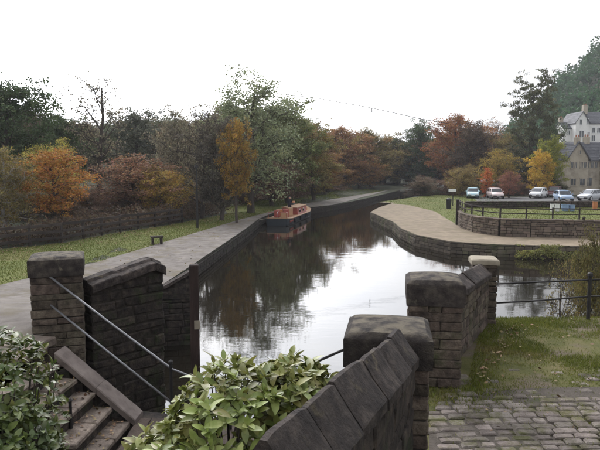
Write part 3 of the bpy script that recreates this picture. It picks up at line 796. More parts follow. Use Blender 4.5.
# rust coloured dead bracken along the fence foot
def scatter_leaves(name, pts, size, m, seed, flat=1.0, label=None, up=.0):
    g2 = np.random.default_rng(seed); C = np.array(pts, float); n = len(C)
    a = g2.normal(size=(n, 3)); a[:, 2] *= (1 - flat) + .12; a /= np.linalg.norm(a, axis=1)[:, None]
    b = g2.normal(size=(n, 3)); b[:, 2] *= (1 - flat) + .12; b -= (a * b).sum(1)[:, None] * a; b /= np.linalg.norm(b, axis=1)[:, None]
    s = (size * g2.uniform(.6, 1.3, n))[:, None]
    me = quads_mesh(name, C, a * s, b * s * .6, m)
    o = bpy.data.objects.new(name, me); col.objects.link(o); o['kind'] = 'stuff'
    if label: tag(o, label, 'leaves')
    return o
pts = []
for k in range(260):
    x, y = g_.uniform(1.3, 6), g_.uniform(4.8, 8.65)
    if x < 1.2 + (y - 4.2) * .42: continue
    pts.append((x, y, 2.93))
for k in range(90):
    s = g_.random(); c = P2 + Vector((.34, -.25)) + (P3 - P2) * s; pts.append((c.x + abs(g_.normal(0, .13)), c.y, 2.93))
scatter_leaves('fallen_leaves', pts, .022, M['litter'], 6, .9, 'fallen autumn leaves scattered over the near lawn')
pts = []
for k in range(nst):
    for q in range(34):
        tk = .27 + .215 * (k - 1); c = S0 + sdir * (Ls * tk - g_.uniform(.0, going)) + sn_ * g_.uniform(.15, 1.1); pts.append((c.x, c.y, SA.z + slv.z * tk - .07))
scatter_leaves('fallen_leaves', pts, .024, M['litter'], 7, .85, 'dry leaves lying on the stone steps')

# ------------------------------------------------------------------ trees
def gen_tree(seed, kind):
    """unit tree about 10 high: returns (wood mesh, leaf mesh)"""
    r = random.Random(seed); g2 = np.random.default_rng(seed)
    H = 10.0; mb = MB(); tips = []
    P = dict(round=(.22, 3.3, 26, 20000, .10, .48), dense=(.12, 3.4, 34, 24000, .105, .5), sparse=(.3, 2.7, 20, 2600, .085, .28), bare=(.25, 3.0, 26, 3500, .085, .4),
             clear=(.36, 3.4, 28, 16000, .09, .44), flame=(.06, 1.7, 26, 9000, .09, .36), pine=(.40, 4.2, 19, 15000, .095, .42), shrub=(.0, 4.6, 26, 14000, .12, .7), open=(.2, 3.3, 26, 19000, .088, .46))[kind]
    z0_, rad, nl, nleaf, ls, spread = P
    # trunk
    tp = []; x = y = 0
    top = .9 * H if kind != 'pine' else .86 * H
    if kind == 'shrub': top = .5 * H
    for i in range(9):
        tt = i / 8; tp.append(Vector((x, y, tt * top))); x += r.uniform(-.22, .22); y += r.uniform(-.22, .22)
    mb.add(*tube(tp, [.26 * (1 - .85 * i / 8) + .02 for i in range(9)], 7))
    def env(h):
        t = clamp((h - z0_) / (1 - z0_))
        if kind == 'flame': return rad * (math.sin(math.pi * t ** .7) * .8 + .15)
        if kind == 'pine': return rad * (.5 + .6 * math.sin(math.pi * t)) * (1 - .35 * t)
        if kind == 'shrub': return rad * math.sqrt(max(0, 1 - t * t)) + .3
        return rad * math.sin(math.pi * (t * .82 + .14)) ** .7
    for i in range(nl):
        h = z0_ + (1 - z0_) * (i + r.random()) / nl * .97
        f_ = h * H / top; base = tp[min(8, int(clamp(f_ * .8) * 8))].copy()
        az = i * 2.4 + r.uniform(-.5, .5); R_ = env(h) * r.uniform(.65, 1.12)
        end = Vector((math.cos(az) * R_, math.sin(az) * R_, h * H + r.uniform(-.3, .5)))
        if kind in ('pine',): end.z = h * H + r.uniform(-.1, .3)
        if end.z > H: end.z = H
        mid_ = base.lerp(end, .5) + Vector((r.uniform(-.3, .3), r.uniform(-.3, .3), r.uniform(-.1, .5)))
        w0_ = .10 * (1.15 - h)+.02
        mb.add(*tube([base, base.lerp(mid_, .5), mid_, mid_.lerp(end, .6) + Vector((0, 0, .1)), end], [w0_, w0_ * .8, w0_ * .6, w0_ * .35, .012], 4, caps=False))
        for k in range(7):
            s = r.uniform(.35, 1.0); p = base.lerp(mid_, s * 2) if s < .5 else mid_.lerp(end, s * 2 - 1)
            e = p + Vector((r.gauss(0, 1), r.gauss(0, 1), r.gauss(.25, .7))) * (.75 if kind != 'flame' else .4) * r.uniform(.5, 1.2)
            mb.add(*tube([p, p.lerp(e, .5) + Vector((0, 0, .06)), e], [.03, .02, .008], 3, caps=False))
            tips.append((e, .8)); tips.append((p, .35))
            for q in range(4 if kind in ('bare', 'sparse', 'open') else 1):
                e2 = e + Vector((r.gauss(0, .4), r.gauss(0, .4), r.gauss(.15, .35))); mb.add(*tube([p.lerp(e, .7), e2], [.016, .006], 3, caps=False)); tips.append((e2, .6))
        tips.append((end, 1))
    me_w = bpy.data.meshes.new('trunk'); me_w.from_pydata([tuple(p) for p in mb.v], [], mb.f); me_w.materials.append(M['bark'])
    T = np.array([tuple(t_[0]) for t_ in tips]); W = np.array([t_[1] for t_ in tips]); 
    W = W * g2.uniform(.2, 1.6, len(W)); W /= W.sum()
    idx = g2.choice(len(T), nleaf, p=W); C = T[idx] + np.clip(g2.normal(size=(nleaf, 3)), -1.35, 1.35) * spread * np.array([.62, .62, .40 if kind != 'pine' else .2])
    C[:, 2] = np.maximum(C[:, 2], .05)
    a = g2.normal(size=(nleaf, 3)); a /= np.linalg.norm(a, axis=1)[:, None]
    b = g2.normal(size=(nleaf, 3)); b[:, 2] *= .6; b -= (a * b).sum(1)[:, None] * a; b /= np.linalg.norm(b, axis=1)[:, None]
    s = (ls * g2.uniform(.5, 1.35, nleaf))[:, None]
    me_l = quads_mesh('crown', C, a * s, b * s * .62, M['leaves'])
    return me_w, me_l
TV = {}
for k, sds in dict(round=(1, 2, 3), dense=(4, 5), sparse=(6,), bare=(7,), flame=(8,), pine=(9,), shrub=(10, 11), open=(12, 13), clear=(14,)).items():
    TV[k] = [gen_tree(s, k) for s in sds]
birch_w = None
rt = random.Random(99)
def tree(px, top, wpx, Y, kind, c, label, group='woodland trees round the canal', name=None, base=None, bark=None):
    """px = centre column, top = treetop row, wpx = crown width in the photograph, Y = distance"""
    p = at(px, top, Y=Y); x = p.x
    zb = base if base is not None else (hL(x, Y) if x < xl(Y) + 2 and Y < 170 else hR(x, Y))
    zb -= .1
    H_ = max(2.0, p.z - zb); wd_ = wpx / F * Y
    nm = name or ('shrub' if kind == 'shrub' else 'tree')
    o = thing(nm, (x, Y, zb), label, 'shrub' if kind == 'shrub' else 'tree', group)
    wm, lm = rt.choice(TV[kind]); R0 = dict(round=3.6, dense=3.8, sparse=3.2, bare=3.4, flame=2.0, pine=4.4, clear=3.6, shrub=4.8, open=3.6)[kind]
    sx = wd_ / 2 / R0; sz = H_ / 10.2; rz = rt.uniform(0, 6.28)
    for nme, me in (('trunk', wm), ('crown', lm)):
        q = bpy.data.objects.new(nme, me); col.objects.link(q); q.parent = o; q.scale = (sx, sx, sz); q.rotation_euler = (0, 0, rz)
        if nme == 'crown': q.color = (*c, 1)
        elif bark: 
            q.material_slots[0].link = 'OBJECT'; q.material_slots[0].material = bark
    return o
DG = (.040, .062, .030); GG = (.085, .105, .065); OL = (.115, .10, .04); BR = (.15, .092, .046); RU = (.19, .075, .025); OR = (.205, .108, .032); YE = (.42, .30, .035)
DB = (.055, .042, .030); PU = (.11, .077, .062); GY = (.12, .115, .085); YG = (.20, .19, .05)
T_ = [
 (12, 78, 95, 52, 'dense', DG, 'tall dark green tree at the left edge of the photograph'),
 (-45, 70, 110, 50, 'dense', DG, 'dark green tree beyond the left edge'),
 (62, 112, 62, 60, 'round', DG, 'dark green rounded tree right of the leftmost tall tree'),
 (95, 72, 72, 58, 'sparse', GY, 'tall nearly bare tree with a few leaves rising above the left wood'),
 (50, 150, 86, 37.5, 'clear', OR, 'small orange autumn tree in front of the wooden fence'),
 (2, 150, 70, 35, 'open', OL, 'slim olive tree with pale trunk at far left by the fence'),
 (50, 142, 60, 46, 'open', YG, 'yellow-green thin tree behind the orange tree'),
 (135, 158, 95, 50, 'open', (.14, .085, .055), 'rust brown bushy tree behind the fence'),
 (162, 168, 55, 49, 'open', (.20, .15, .04), 'small yellowish tree right of the rust brown one'),
 (138, 108, 68, 72, 'round', (.06, .07, .055), 'grey green rounded tree above the rust brown tree'),
 (178, 112, 56, 60, 'open', GY, 'thin olive grey tree between the grey green one and the tall bare one'),
 (200, 98, 62, 51, 'bare', GY, 'bare twiggy grey tree left of the tallest canal tree'),
 (220, 116, 62, 49, 'round', (.06, .058, .05), 'dark purplish green tree below the tall grey green one'),
 (250, 77, 105, 57, 'open', (.13, .16, .10), 'tallest pale grey green tree at centre left'),
 (236, 120, 40, 46.5, 'clear', (.17, .115, .03), 'thin yellow orange tree in front of the dark trees'),
 (288, 98, 82, 70, 'round', (.085, .105, .045), 'broad green tree right of the tallest one'),
 (314, 124, 60, 76, 'round', OL, 'olive tree at centre above the moored boat'),
 (272, 158, 70, 66, 'open', PU, 'low purplish tree behind the towpath'),
 (236, 122, 62, 74, 'dense', (.065, .068, .045), 'thick dark tree filling the gap behind the yellow orange one'),
 (268, 112, 66, 84, 'dense', (.075, .085, .05), 'grey olive tree between the tallest one and the broad green one'),
 (345, 127, 66, 112, 'round', BR, 'brown autumn tree over the far towpath'),
 (372, 128, 60, 120, 'round', OL, 'olive brown tree left of the dip in the treeline'),
 (325, 152, 50, 92, 'round', (.13, .08, .03), 'low rust tree beside the far towpath'),
 (360, 160, 56, 112, 'open', (.17, .10, .04), 'pale brown bushy tree beside the far canal wall'),
 (395, 136, 50, 135, 'dense', (.06, .06, .03), 'dark tree at the dip in the treeline'),
 (420, 122, 48, 132, 'dense', DG, 'dark green tree right of the dip in the treeline'),
 (458, 115, 66, 112, 'round', (.145, .072, .032), 'rust red tall tree behind the green'),
 (472, 122, 52, 104, 'dense', DB, 'very dark brown tree beside the rust red one'),
 (492, 118, 46, 122, 'bare', BR, 'bare brown topped tree between the dark one and the tall pine'),
 (508, 132, 48, 108, 'round', OL, 'olive tree at the foot of the tall pine'),
 (537, 73, 68, 98, 'pine', (.050, .058, .032), 'tall flat topped pine with open layered branches'),
 (554, 120, 34, 112, 'dense', DG, 'dark green tree just right of the tall pine'),
 (525, 148, 56, 96, 'dense', (.035, .04, .022), 'dark thick tree below the tall pine'),
 (500, 152, 44, 90, 'open', (.19, .15, .035), 'yellow tinged tree left of the car park trees'),
 (487, 166, 15, 82, 'flame', (.28, .095, .03), 'narrow flame orange tree behind the parked cars'),
 (541, 150, 30, 84, 'round', (.29, .21, .035), 'bright yellow tree left of the stone house'),
 (553, 136, 34, 86, 'round', (.13, .15, .03), 'yellow green tree next to the stone house'),
 (463, 166, 34, 84, 'open', (.16, .13, .05), 'small pale olive tree behind the teal car'),
 (510, 172, 26, 80, 'open', (.15, .07, .05), 'small reddish brown tree right of the flame orange one'),
 (424, 176, 26, 86, 'open', (.10, .08, .06), 'small dark bare tree at the corner of the green'),
 (588, 92, 40, 200, 'dense', (.03, .06, .03), 'dark hillside tree above the white house'),
]
for a in T_:
    nm = 'pine_tree' if a[4] == 'pine' else None
    tree(*a, name=nm, bark=M['birch'] if 'pale trunk' in a[6] else None)
rr = random.Random(17)
MARKS = [(0, 'beyond the left edge of the photograph'), (34, 'behind the leftmost tall tree'), (75, 'behind the orange tree'), (118, 'behind the nearly bare tree'), (165, 'behind the grey green rounded tree'), (212, 'behind the bare twiggy tree'),
  (272, 'behind the tallest grey green tree'), (318, 'behind the broad green tree'), (350, 'behind the brown tree over the far towpath'), (385, 'behind the olive brown tree'), (410, 'at the dip in the treeline'), (440, 'left of the rust red tall tree'),
  (482, 'behind the rust red tall tree'), (520, 'left of the tall pine'), (700, 'behind the tall pine')]
def where(px): return next(b for a, b in MARKS if px < a)
def tone(c): return {DG: 'dark green', DB: 'very dark brown', PU: 'purplish brown'}.get(c, 'dark olive brown' if c[0] >= c[1] else 'deep olive green')
for k in range(84):       # filling in behind
    px = -60 + (k % 58) * 9.6 + rr.uniform(-6, 6) if k < 58 else 70 + (k - 58) * 10.2; left = px < 420
    Y = rr.uniform(78, 125) if px < 300 else rr.uniform(125, 165)
    topy = (np.interp(px, [-60, 0, 50, 110, 170, 200, 250, 300, 330, 400, 430, 470, 500, 560], [98, 98, 120, 122, 120, 116, 108, 118, 131, 141, 133, 128, 136, 130])) + rr.uniform(-3, 9)
    c = rr.choice([(.075, .06, .045), (.10, .078, .062), (.065, .072, .042), (.10, .08, .045), (.055, .075, .04), (.09, .085, .05)]) if px < 285 else rr.choice([OL, PU, (.11, .075, .04), (.13, .085, .035), (.07, .075, .04), (.12, .10, .04)])
    tree(px, topy, rr.uniform(45, 70), Y, rr.choice(['dense', 'round', 'dense']), c, tone(c) + ' tree ' + where(px), 'dark trees in the depth of the wood')
for k in range(44):      # thickets under the trees, left bank
    px = -40 + k * 8.6 + rr.uniform(-4, 4)
    base_y = np.interp(px, [-40, 60, 160, 230, 300, 400], [36, 40, 50, 62, 82, 125]) + rr.uniform(0, 9)
    topy = np.interp(px, [-40, 60, 160, 230, 300, 400], [196, 196, 190, 186, 178, 170]) + rr.uniform(-8, 10)
    c = rr.choice([PU, DB, (.06, .055, .03), (.10, .07, .035), (.05, .045, .04), (.13, .08, .045)])
    tree(px, topy, rr.uniform(34, 60), base_y + 3, 'shrub', c, tone(c) + ' thicket ' + where(px), 'thickets under the left bank trees')
for k in range(16):
    px = 412 + k * 10 + rr.uniform(-4, 4)
    c = rr.choice([DB, (.05, .055, .03), (.08, .05, .035)])
    tree(px, rr.uniform(176, 186), rr.uniform(20, 34), rr.uniform(86, 92), 'shrub', c, tone(c) + ' low hedge shrub ' + ('behind the teal car' if px < 482 else 'behind the pinkish white car' if px < 515 else 'behind the white car' if px < 548 else 'in front of the stone house'), 'hedge shrubs behind the car park')

pts = []
for k in range(16000):
    L0 = plen(fence_line); p, d = pl(fence_line, g_.uniform(0, L0 + 0)); o_ = abs(g_.normal(0, 1.3)) + .35; n_ = Vector((-d.y, d.x)); q_ = p + n_ * o_
    hgt = 1.25 * (.6 + .8 * mnoise.noise(Vector((q_.x * .6, q_.y * .6, 0))) + .3)
    pts.append((q_.x, q_.y, hL(q_.x, q_.y) + g_.random() ** .8 * max(.2, hgt)))
for k in range(9000):
    t0 = g_.random(); y = lerp(58, 112, t0); x = np.interp(y, [58, 62, 76, 92, 112], [-6, -8, -4, 3, 10]) - abs(g_.normal(0, 1.2)); pts.append((x, y, hL(x, y) + g_.random() * 1.2))
o = scatter_leaves('undergrowth', pts, .085, M['leaves'], 21, .1, None); o.color = (.060, .046, .034, 1); tag(o, 'dark brown bracken and brambles behind the fence', 'undergrowth')
pts = []
for k in range(1500):
    L0 = plen(path_l); p, d = pl(path_l, g_.uniform(0, L0)); q_ = p + Vector((g_.normal(.0, .5), 0)); pts.append((q_.x, q_.y, hL(q_.x, q_.y) + .03))
for k in range(1600):
    p, d = pl(fence_line, g_.uniform(0, plen(fence_line))); q_ = p - Vector((-d.y, d.x)) * abs(g_.normal(0, 1.6)); pts.append((q_.x, q_.y, hL(q_.x, q_.y) + .06))
for k in range(350):
    x, y = g_.uniform(-9, -3), g_.uniform(18, 50)
    if xl(y) - 4.5 < x < xl(y): pts.append((x, y, hL(x, y) + .055))
scatter_leaves('fallen_leaves', pts, .045, M['litter'], 22, .85, 'brown leaves drifted on the grass by the fence and the towpath edge')
# wooded hillside far off: one mass
g_ = np.random.default_rng(11); C = []; S = []
for k in range(1700):
    x = g_.uniform(60, 300); y = g_.uniform(165, 380)
    if hill(x, y) < 4: continue
    z = hR(x, y) if y < 400 else 0; rad = g_.uniform(2.5, 4.5)
    m_ = 75; d = g_.normal(size=(m_, 3)); d /= np.linalg.norm(d, axis=1)[:, None]; d[:, 2] = np.abs(d[:, 2])
    C.append(np.array([x, y, z + 1.5]) + d * rad * g_.uniform(.75, 1.1, (m_, 1)) * np.array([1, 1, 1.5]))
C = np.concatenate(C); n = len(C)
a = g_.normal(size=(n, 3)); a /= np.linalg.norm(a, axis=1)[:, None]; b = g_.normal(size=(n, 3)); b -= (a * b).sum(1)[:, None] * a; b /= np.linalg.norm(b, axis=1)[:, None]
me = quads_mesh('hillside_wood', C, a * .62, b * .45, M['leaves'])
o = bpy.data.objects.new('hillside_wood', me); col.objects.link(o); o.color = (.022, .054, .022, 1); tag(o, 'green wood covering the far hillside', 'wood', kind='stuff')
# ivy and brambles hanging over the quay wall on the right
pts = []
for k in range(5200):
    x = g_.uniform(12.0, 19); s = g_.random(); y = 32.9 - (x - 11) * .1
    if mnoise.noise(Vector((x * .9, s * 2, 0))) < -.15: continue
    pts.append((x, y - abs(g_.normal(0, .25)) - .1, .05 + .75 * s))
o = scatter_leaves('ivy', pts, .06, M['leaves'], 12, .2, None); o.color = (.10, .11, .04, 1); tag(o, 'ivy and weeds hanging down the quay wall on the right', 'ivy')
tree(566, 252, 44, 11.2, 'sparse', (.10, .09, .035), 'straggly yellowing sapling rising beyond the lawn railing at the right', None, 'sapling', base=.4)
tree(592, 238, 48, 11.6, 'open', (.085, .08, .032), 'larger leafy sapling at the right edge behind the iron railing post', None, 'sapling', base=.4)
tree(-60, 225, 60, 30, 'shrub', PU, 'thicket beyond the left edge', 'thickets under the left bank trees')

# ------------------------------------------------------------------ foreground shrubs with large leaves
def leaf_mesh(k, L_=.1, W_=.047):
    r = random.Random(k); V = []; Fc = []
    prof = [(0, .12), (.18, .7), (.42, 1), (.68, .82), (.88, .4), (1, .02)]
    bend = r.uniform(.1, .35); fold = r.uniform(.15, .4)
    for (s, w_) in prof:
        z = -bend * L_ * s * s; y = s * L_
        V += [(-w_ * W_ / 2, y, z + fold * w_ * W_ / 2), (0, y, z), (w_ * W_ / 2, y, z + fold * w_ * W_ / 2)]
    for i in range(5):
        k0 = i * 3; Fc += [(k0, k0 + 1, k0 + 4, k0 + 3), (k0 + 1, k0 + 2, k0 + 5, k0 + 4)]
    return V, Fc
def big_shrub(name, balls, nros, m, label, seed, lsize, base, per=8, inner=.5):
    r = random.Random(seed); L = []
    ctr = Vector(base)
    t = thing(name, tuple(base), label, 'shrub')
    protos = [leaf_mesh(seed * 10 + k) for k in range(6)]; ms = []
    for V, Fc in protos:
        me = bpy.data.meshes.new('leaf'); me.from_pydata(V, [], Fc); me.materials.append(m)
        me.polygons.foreach_set('use_smooth', [True] * len(me.polygons)); ms.append(me)
    tries = 0; ros = []
    while len(ros) < nros and tries < nros * 30:
        tries += 1
        (c, rad) = r.choice(balls); c = Vector(c)
        d = Vector((r.gauss(0, 1), r.gauss(0, 1), r.gauss(.35, 1))).normalized()
        k = r.uniform(.86, 1.06) if r.random() > .28 else r.uniform(.5, .85)
        p = c + Vector((d.x * rad[0], d.y * rad[1], d.z * rad[2])) * k
        if any(sum(((p - Vector(c2))[i] / r2[i]) ** 2 for i in range(3)) < (inner if k > .86 else .2) for c2, r2 in balls if c2 != tuple(c)): continue
        if p.z < base[2] + .02: continue
        up = (d + Vector((0, 0, .9))).normalized(); ros.append((p, up))
    for p, up in ros:
        n = per + r.randint(-2, 2); a0 = r.uniform(0, 6.28)
        q = up.to_track_quat('Z', 'Y').to_matrix().to_4x4()
        for i in range(n):
            el = r.uniform(-.25, .95) if i < n - 2 else r.uniform(.8, 1.3)
            s = lsize * r.uniform(.5, 1.35) * (.75 if i >= n - 2 else 1)
            Mx = Matrix.Translation(p + Vector((r.gauss(0, .012), r.gauss(0, .012), r.gauss(0, .012)))) @ q @ Matrix.Rotation(a0 + i * 2.4 + r.uniform(-.3, .3), 4, 'Z') @ Matrix.Rotation(el, 4, 'X') @ Matrix.Rotation(r.uniform(-.4, .4), 4, 'Y') @ Matrix.Scale(s, 4)
            L.append((r.randrange(6), Mx))
    campos = Vector((0, 0, EYE))
    def key(e):
        p = e[1].translation; a, b = pix(*p)
        vis = -10 < a < 610 and b < 460
        return (not vis, (p - campos).length + r.uniform(0, .25))
    L.sort(key=key)
    mb = MB()
    for j, (k, Mx) in enumerate(L):
        if j < 300:
            o = bpy.data.objects.new('leaf', ms[k]); col.objects.link(o); o.parent = t
            o.matrix_local = Matrix.Translation(-Vector(base)) @ Mx
        else:
            V, Fc = protos[k]; mb.add([Mx @ Vector(v) for v in V], Fc)
    mb.build('foliage', m, t, kind='stuff', smooth=True, origin=base)
    st = MB()
    for p, up in ros[::6]:
        b_ = Vector((lerp(base[0], p.x, .35), lerp(base[1], p.y, .35), base[2] - .1)); m_ = b_.lerp(p, .6) + Vector((0, 0, -.05))
        st.add(*tube([b_, m_, p], [.011, .008, .004], 4, caps=False))
    st.build('stems', M['bark'], t, kind='stuff')
    return t
big_shrub('broadleaf_shrub', [((-.42, 4.0, 3.25), (.50, .55, .55)), ((-.05, 4.15, 3.32), (.36, .45, .45)), ((-.78, 3.75, 2.95), (.42, .5, .52)), ((-.30, 3.55, 2.95), (.45, .45, .48)), ((-1.02, 3.6, 2.80), (.35, .4, .42)), ((-.55, 3.2, 2.7), (.6, .5, .5))],
          1300, M['laurel'], 'bright yellow-green broadleaf shrub at bottom centre, in front of the water', 3, 1.0, (-.4, 3.9, 2.2))
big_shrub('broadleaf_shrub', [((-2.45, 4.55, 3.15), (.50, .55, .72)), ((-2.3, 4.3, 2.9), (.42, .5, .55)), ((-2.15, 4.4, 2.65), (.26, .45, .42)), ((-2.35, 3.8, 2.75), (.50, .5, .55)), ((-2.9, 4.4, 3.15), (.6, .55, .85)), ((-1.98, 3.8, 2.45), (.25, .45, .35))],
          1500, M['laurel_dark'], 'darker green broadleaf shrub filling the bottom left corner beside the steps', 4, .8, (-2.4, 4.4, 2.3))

# ------------------------------------------------------------------ wooden fence, bench, posts
def fence(poly, spacing, h, rails, label, m='fence', hf=hL, psz=.12, rsz=(.05, .11), name='wooden_fence', cat='fence'):
    L_ = plen(poly); n = int(L_ / spacing); c0 = Vector(poly[0][:2])
    t = thing(name, (c0.x, c0.y, hf(*c0)), label, cat); pts = []; r = random.Random(8)
    for i in range(n + 1):
        p, d = pl(poly, L_ * i / n); z = hf(p.x, p.y); pts.append((p, z))
        v, f = rbox(p.x, p.y, z + h / 2 - .1, psz, psz, h + .2 + r.uniform(-.05, .05), math.atan2(d.y, d.x), .01, .005, r); emit('post', v, f, M[m], t)
    for i in range(n):
        for rh in rails:
            (a, za), (b, zb) = pts[i], pts[i + 1]; j = r.uniform(-.03, .03)
            A = Vector((a.x, a.y, za + rh + j)); B = Vector((b.x, b.y, zb + rh + r.uniform(-.03, .03)))
            d = (B - A).normalized(); nn = Vector((-d.y, d.x, 0)).normalized() * rsz[0] / 2; o_ = Vector((d.y, -d.x, 0)).normalized() * (psz / 2 + rsz[0] / 2 + .002) ; u = Vector((0, 0, rsz[1] / 2))
            V = [A + o_ + s1 * nn + s2 * u for s1, s2 in ((-1, -1), (1, -1), (1, 1), (-1, 1))] + [B + o_ + s1 * nn + s2 * u for s1, s2 in ((-1, -1), (1, -1), (1, 1), (-1, 1))]
            emit('rail', V, [(0, 1, 2, 3), (7, 6, 5, 4), (0, 4, 5, 1), (1, 5, 6, 2), (2, 6, 7, 3), (3, 7, 4, 0)], M[m], t)
    return t
fence(fence_line[:6], 1.9, 1.2, (.35, .72, 1.1), 'dark wooden post and rail fence between the grass and the left wood', rsz=(.05, .15))
wl = [(x + .12, y + .3) for x, y in WALL1]
fence(wl[:-1] + [(30, 36.6)], 1.5, .75, (.35, .68), 'low dark post and rail fence along the top of the curved wall', hf=lambda x, y: 1.78, psz=.09, rsz=(.04, .07))
t = thing('gate_post', (at(457, 225, .7).x, at(457, 225, .7).y, .7), 'thick dark post at the left end of the curved wall', 'post')
q = at(457, 225, .7); emit('timber', *rbox(q.x, q.y, 1.6, .2, .2, 1.95, 0, .03), M['fence'], t)
emit('post_cap', *rbox(q.x, q.y, 2.6, .24, .24, .06, 0, .02), M['fence'], t)
q = at(582, 238, .7); t = thing('gate_post', (q.x, q.y, .7), 'dark post standing in front of the curved wall at the right', 'post')
emit('timber', *rbox(q.x, q.y - .1, 1.3, .14, .14, 1.3, 0, .02), M['fence'], t); emit('post_cap', *rbox(q.x, q.y - .1, 1.97, .18, .18, .05, 0, .02), M['fence'], t)
q = at(157, 242, .75)
t = thing('bench', (q.x, q.y, hL(q.x, q.y)), 'small low stone bench on the grass beside the towpath', 'bench'); zg = hL(q.x, q.y)
emit('seat', *rbox(q.x, q.y, zg + .46, .72, .42, .10, R(20), .015, .004), M['darkstone'], t)
for s in (-.24, .24): emit('leg', *rbox(q.x + s * math.cos(R(20)), q.y + s * math.sin(R(20)), zg + .2, .13, .34, .42, R(20), .01, .004), M['darkstone'], t)
# thin pole and overhead line
q = at(197, 222, 1.2)
t = thing('lamp_column', (q.x, 43, hL(q.x, 43)), 'slim tall dark pole standing on the grass between the towpath and the wood', 'pole'); zt_ = at(197, 168, Y=43).z; xx = at(197, 200, Y=43).x
t.location.x = xx
emit('pole', *tube([(xx, 43, hL(xx, 43) - .2), (xx, 43, zt_)], [.09, .06], 8), M['iron'], t)
emit('pole_cap', *tube([(xx, 43, zt_), (xx, 43, zt_ + .05), (xx, 43, zt_ + .2)], [.07, .16, .12], 8), M['iron'], t)
pw = [at(265, 92, Y=72), at(316, 98, Y=72), at(372, 108, Y=72), at(421, 119, Y=72), at(450, 124, Y=72)]
t = thing('overhead_cable', tuple(pw[2]), 'thin overhead cable sagging across the sky above the far trees', 'cable')
emit('cable', *tube(pw, .038, 5), M['iron'], t)
q = pw[2]; emit('insulator', *tube([q + Vector((0, 0, .05)), q + Vector((0, 0, -.5))], .06, 6), M['iron'], t)

# ------------------------------------------------------------------ cars
def loft(secs, close=True):
    V = []; Fc = []; n = len(secs[0])
    for s in secs: V += s
    for i in range(len(secs) - 1):
        for k in range(n): Fc.append((i * n + k, i * n + (k + 1) % n, (i + 1) * n + (k + 1) % n, (i + 1) * n + k))
    if close: Fc.append(tuple(range(n))[::-1]); Fc.append(tuple((len(secs) - 1) * n + k for k in range(n)))
    return V, Fc
def car(loc, rot, paintm, label, L_=3.7, W_=1.6, H_=1.38, hatch=True):
    t = thing('parked_car', (0, 0, 0), label, 'car', 'cars parked behind the terrace')
    w2 = W_ / 2; hl = L_ / 2
    def sec(x, w_, zb, zs, zt_):   # cross section ring at length x
        return [(x, -w_ * .86, zb), (x, -w_ * .98, zb + .12), (x, -w_, zs), (x, -w_ * .93, zt_ - .03), (x, -w_ * .8, zt_), (x, w_ * .8, zt_), (x, w_ * .93, zt_ - .03), (x, w_, zs), (x, w_ * .98, zb + .12), (x, w_ * .86, zb)]
    # +x is the front
    st = [(-hl, .80, .38, .6, .78 if hatch else .86), (-hl + .08, .92, .28, .62, .92), (-hl + .4, 1, .2, .62, .94), (-.6, 1, .18, .62, .93), (.3, 1, .18, .62, .92), (hl - 1.05, 1, .18, .62, .90), (hl - .5, .97, .2, .6, .80), (hl - .12, .9, .26, .56, .70), (hl, .78, .34, .5, .60)]
    emit('body', *loft([sec(x, w2 * k, a, b, c) for x, k, a, b, c in st]), paintm, t, smooth=True, origin=(0, 0, 0))
    rb_ = -hl + (.12 if hatch else .75)
    def gs(x, w_, zb, zt_): return [(x, -w_, zb), (x, -w_ * .82, zt_ - .04), (x, -w_ * .7, zt_), (x, w_ * .7, zt_), (x, w_ * .82, zt_ - .04), (x, w_, zb)]
    gl = [gs(rb_, w2 * .88, .9, .92), gs(rb_ + .42, w2 * .92, .9, H_ - .05), gs(rb_ + .7, w2 * .92, .9, H_ - .02), gs(.1, w2 * .93, .9, H_ - .02), gs(.35, w2 * .93, .9, H_ - .06), gs(hl - 1.0, w2 * .86, .86, .89)]
    emit('window', *loft(gl), M['glass'], t, smooth=False, origin=(0, 0, 0))
    emit('roof', *loft([gs(rb_ + .36, w2 * .80, H_ - .12, H_ - .02), gs(rb_ + .7, w2 * .88, H_ - .10, H_ + .01), gs(.05, w2 * .88, H_ - .10, H_ + .01), gs(.38, w2 * .80, H_ - .13, H_ - .045)]), paintm, t, smooth=True, origin=(0, 0, 0))
    for s in (-1, 1):
        for a, b in (((hl - 1.0, w2 * .87, .88), (.36, w2 * .77, H_ - .06)), ((-.25, w2 * .95, .9), (-.28, w2 * .78, H_ - .04)), ((rb_ + .02, w2 * .89, .9), (rb_ + .42, w2 * .77, H_ - .06))):
            emit('pillar', *tube([(a[0], a[1] * s, a[2]), (b[0], b[1] * s, b[2])], .035, 4), paintm, t)
        emit('headlight', *rbox(hl - .06, s * w2 * .62, .58, .14, .3, .13, 0, .03), M['lamp'], t)
        emit('tail_light', *rbox(-hl + .03, s * w2 * .7, .72, .12, .18, .24, 0, .03), M['redlamp'], t)
        emit('mirror', *rbox(hl - 1.15, s * (w2 + .08), .95, .1, .16, .11, 0, .03), paintm, t)
        for x in (-hl + .75, hl - .72):
            wh = emit('wheel', *tube([(x, s * (w2 - .2), .3), (x, s * (w2 + .005), .3)], .3, 16), M['tyre'], t)
            emit('hubcap', *tube([(x, s * (w2 - .02), .3), (x, s * (w2 + .015), .3)], .18, 10), M['chrome'], wh)
    emit('bumper', *rbox(hl - .02, 0, .36, .12, W_ * .86, .16, 0, .04), M['tyre'], t)
    emit('bumper', *rbox(-hl + .02, 0, .4, .12, W_ * .88, .16, 0, .04), M['tyre'], t)
    emit('number_plate', *rbox(hl + .045, 0, .40, .02, .48, .1, 0, .004), M['sign white'], t)
    emit('number_plate', *rbox(-hl - .045, 0, .5, .02, .48, .1, 0, .004), M['sign white'], t)
    t.location = loc; t.rotation_euler = (0, 0, rot)
    return t
def carat(px, Y, rot, p, label, **k):
    q = at(px, 200, Y=Y); return car((q.x, Y, hR(q.x, Y) + .014), rot, M[p], label, **k)
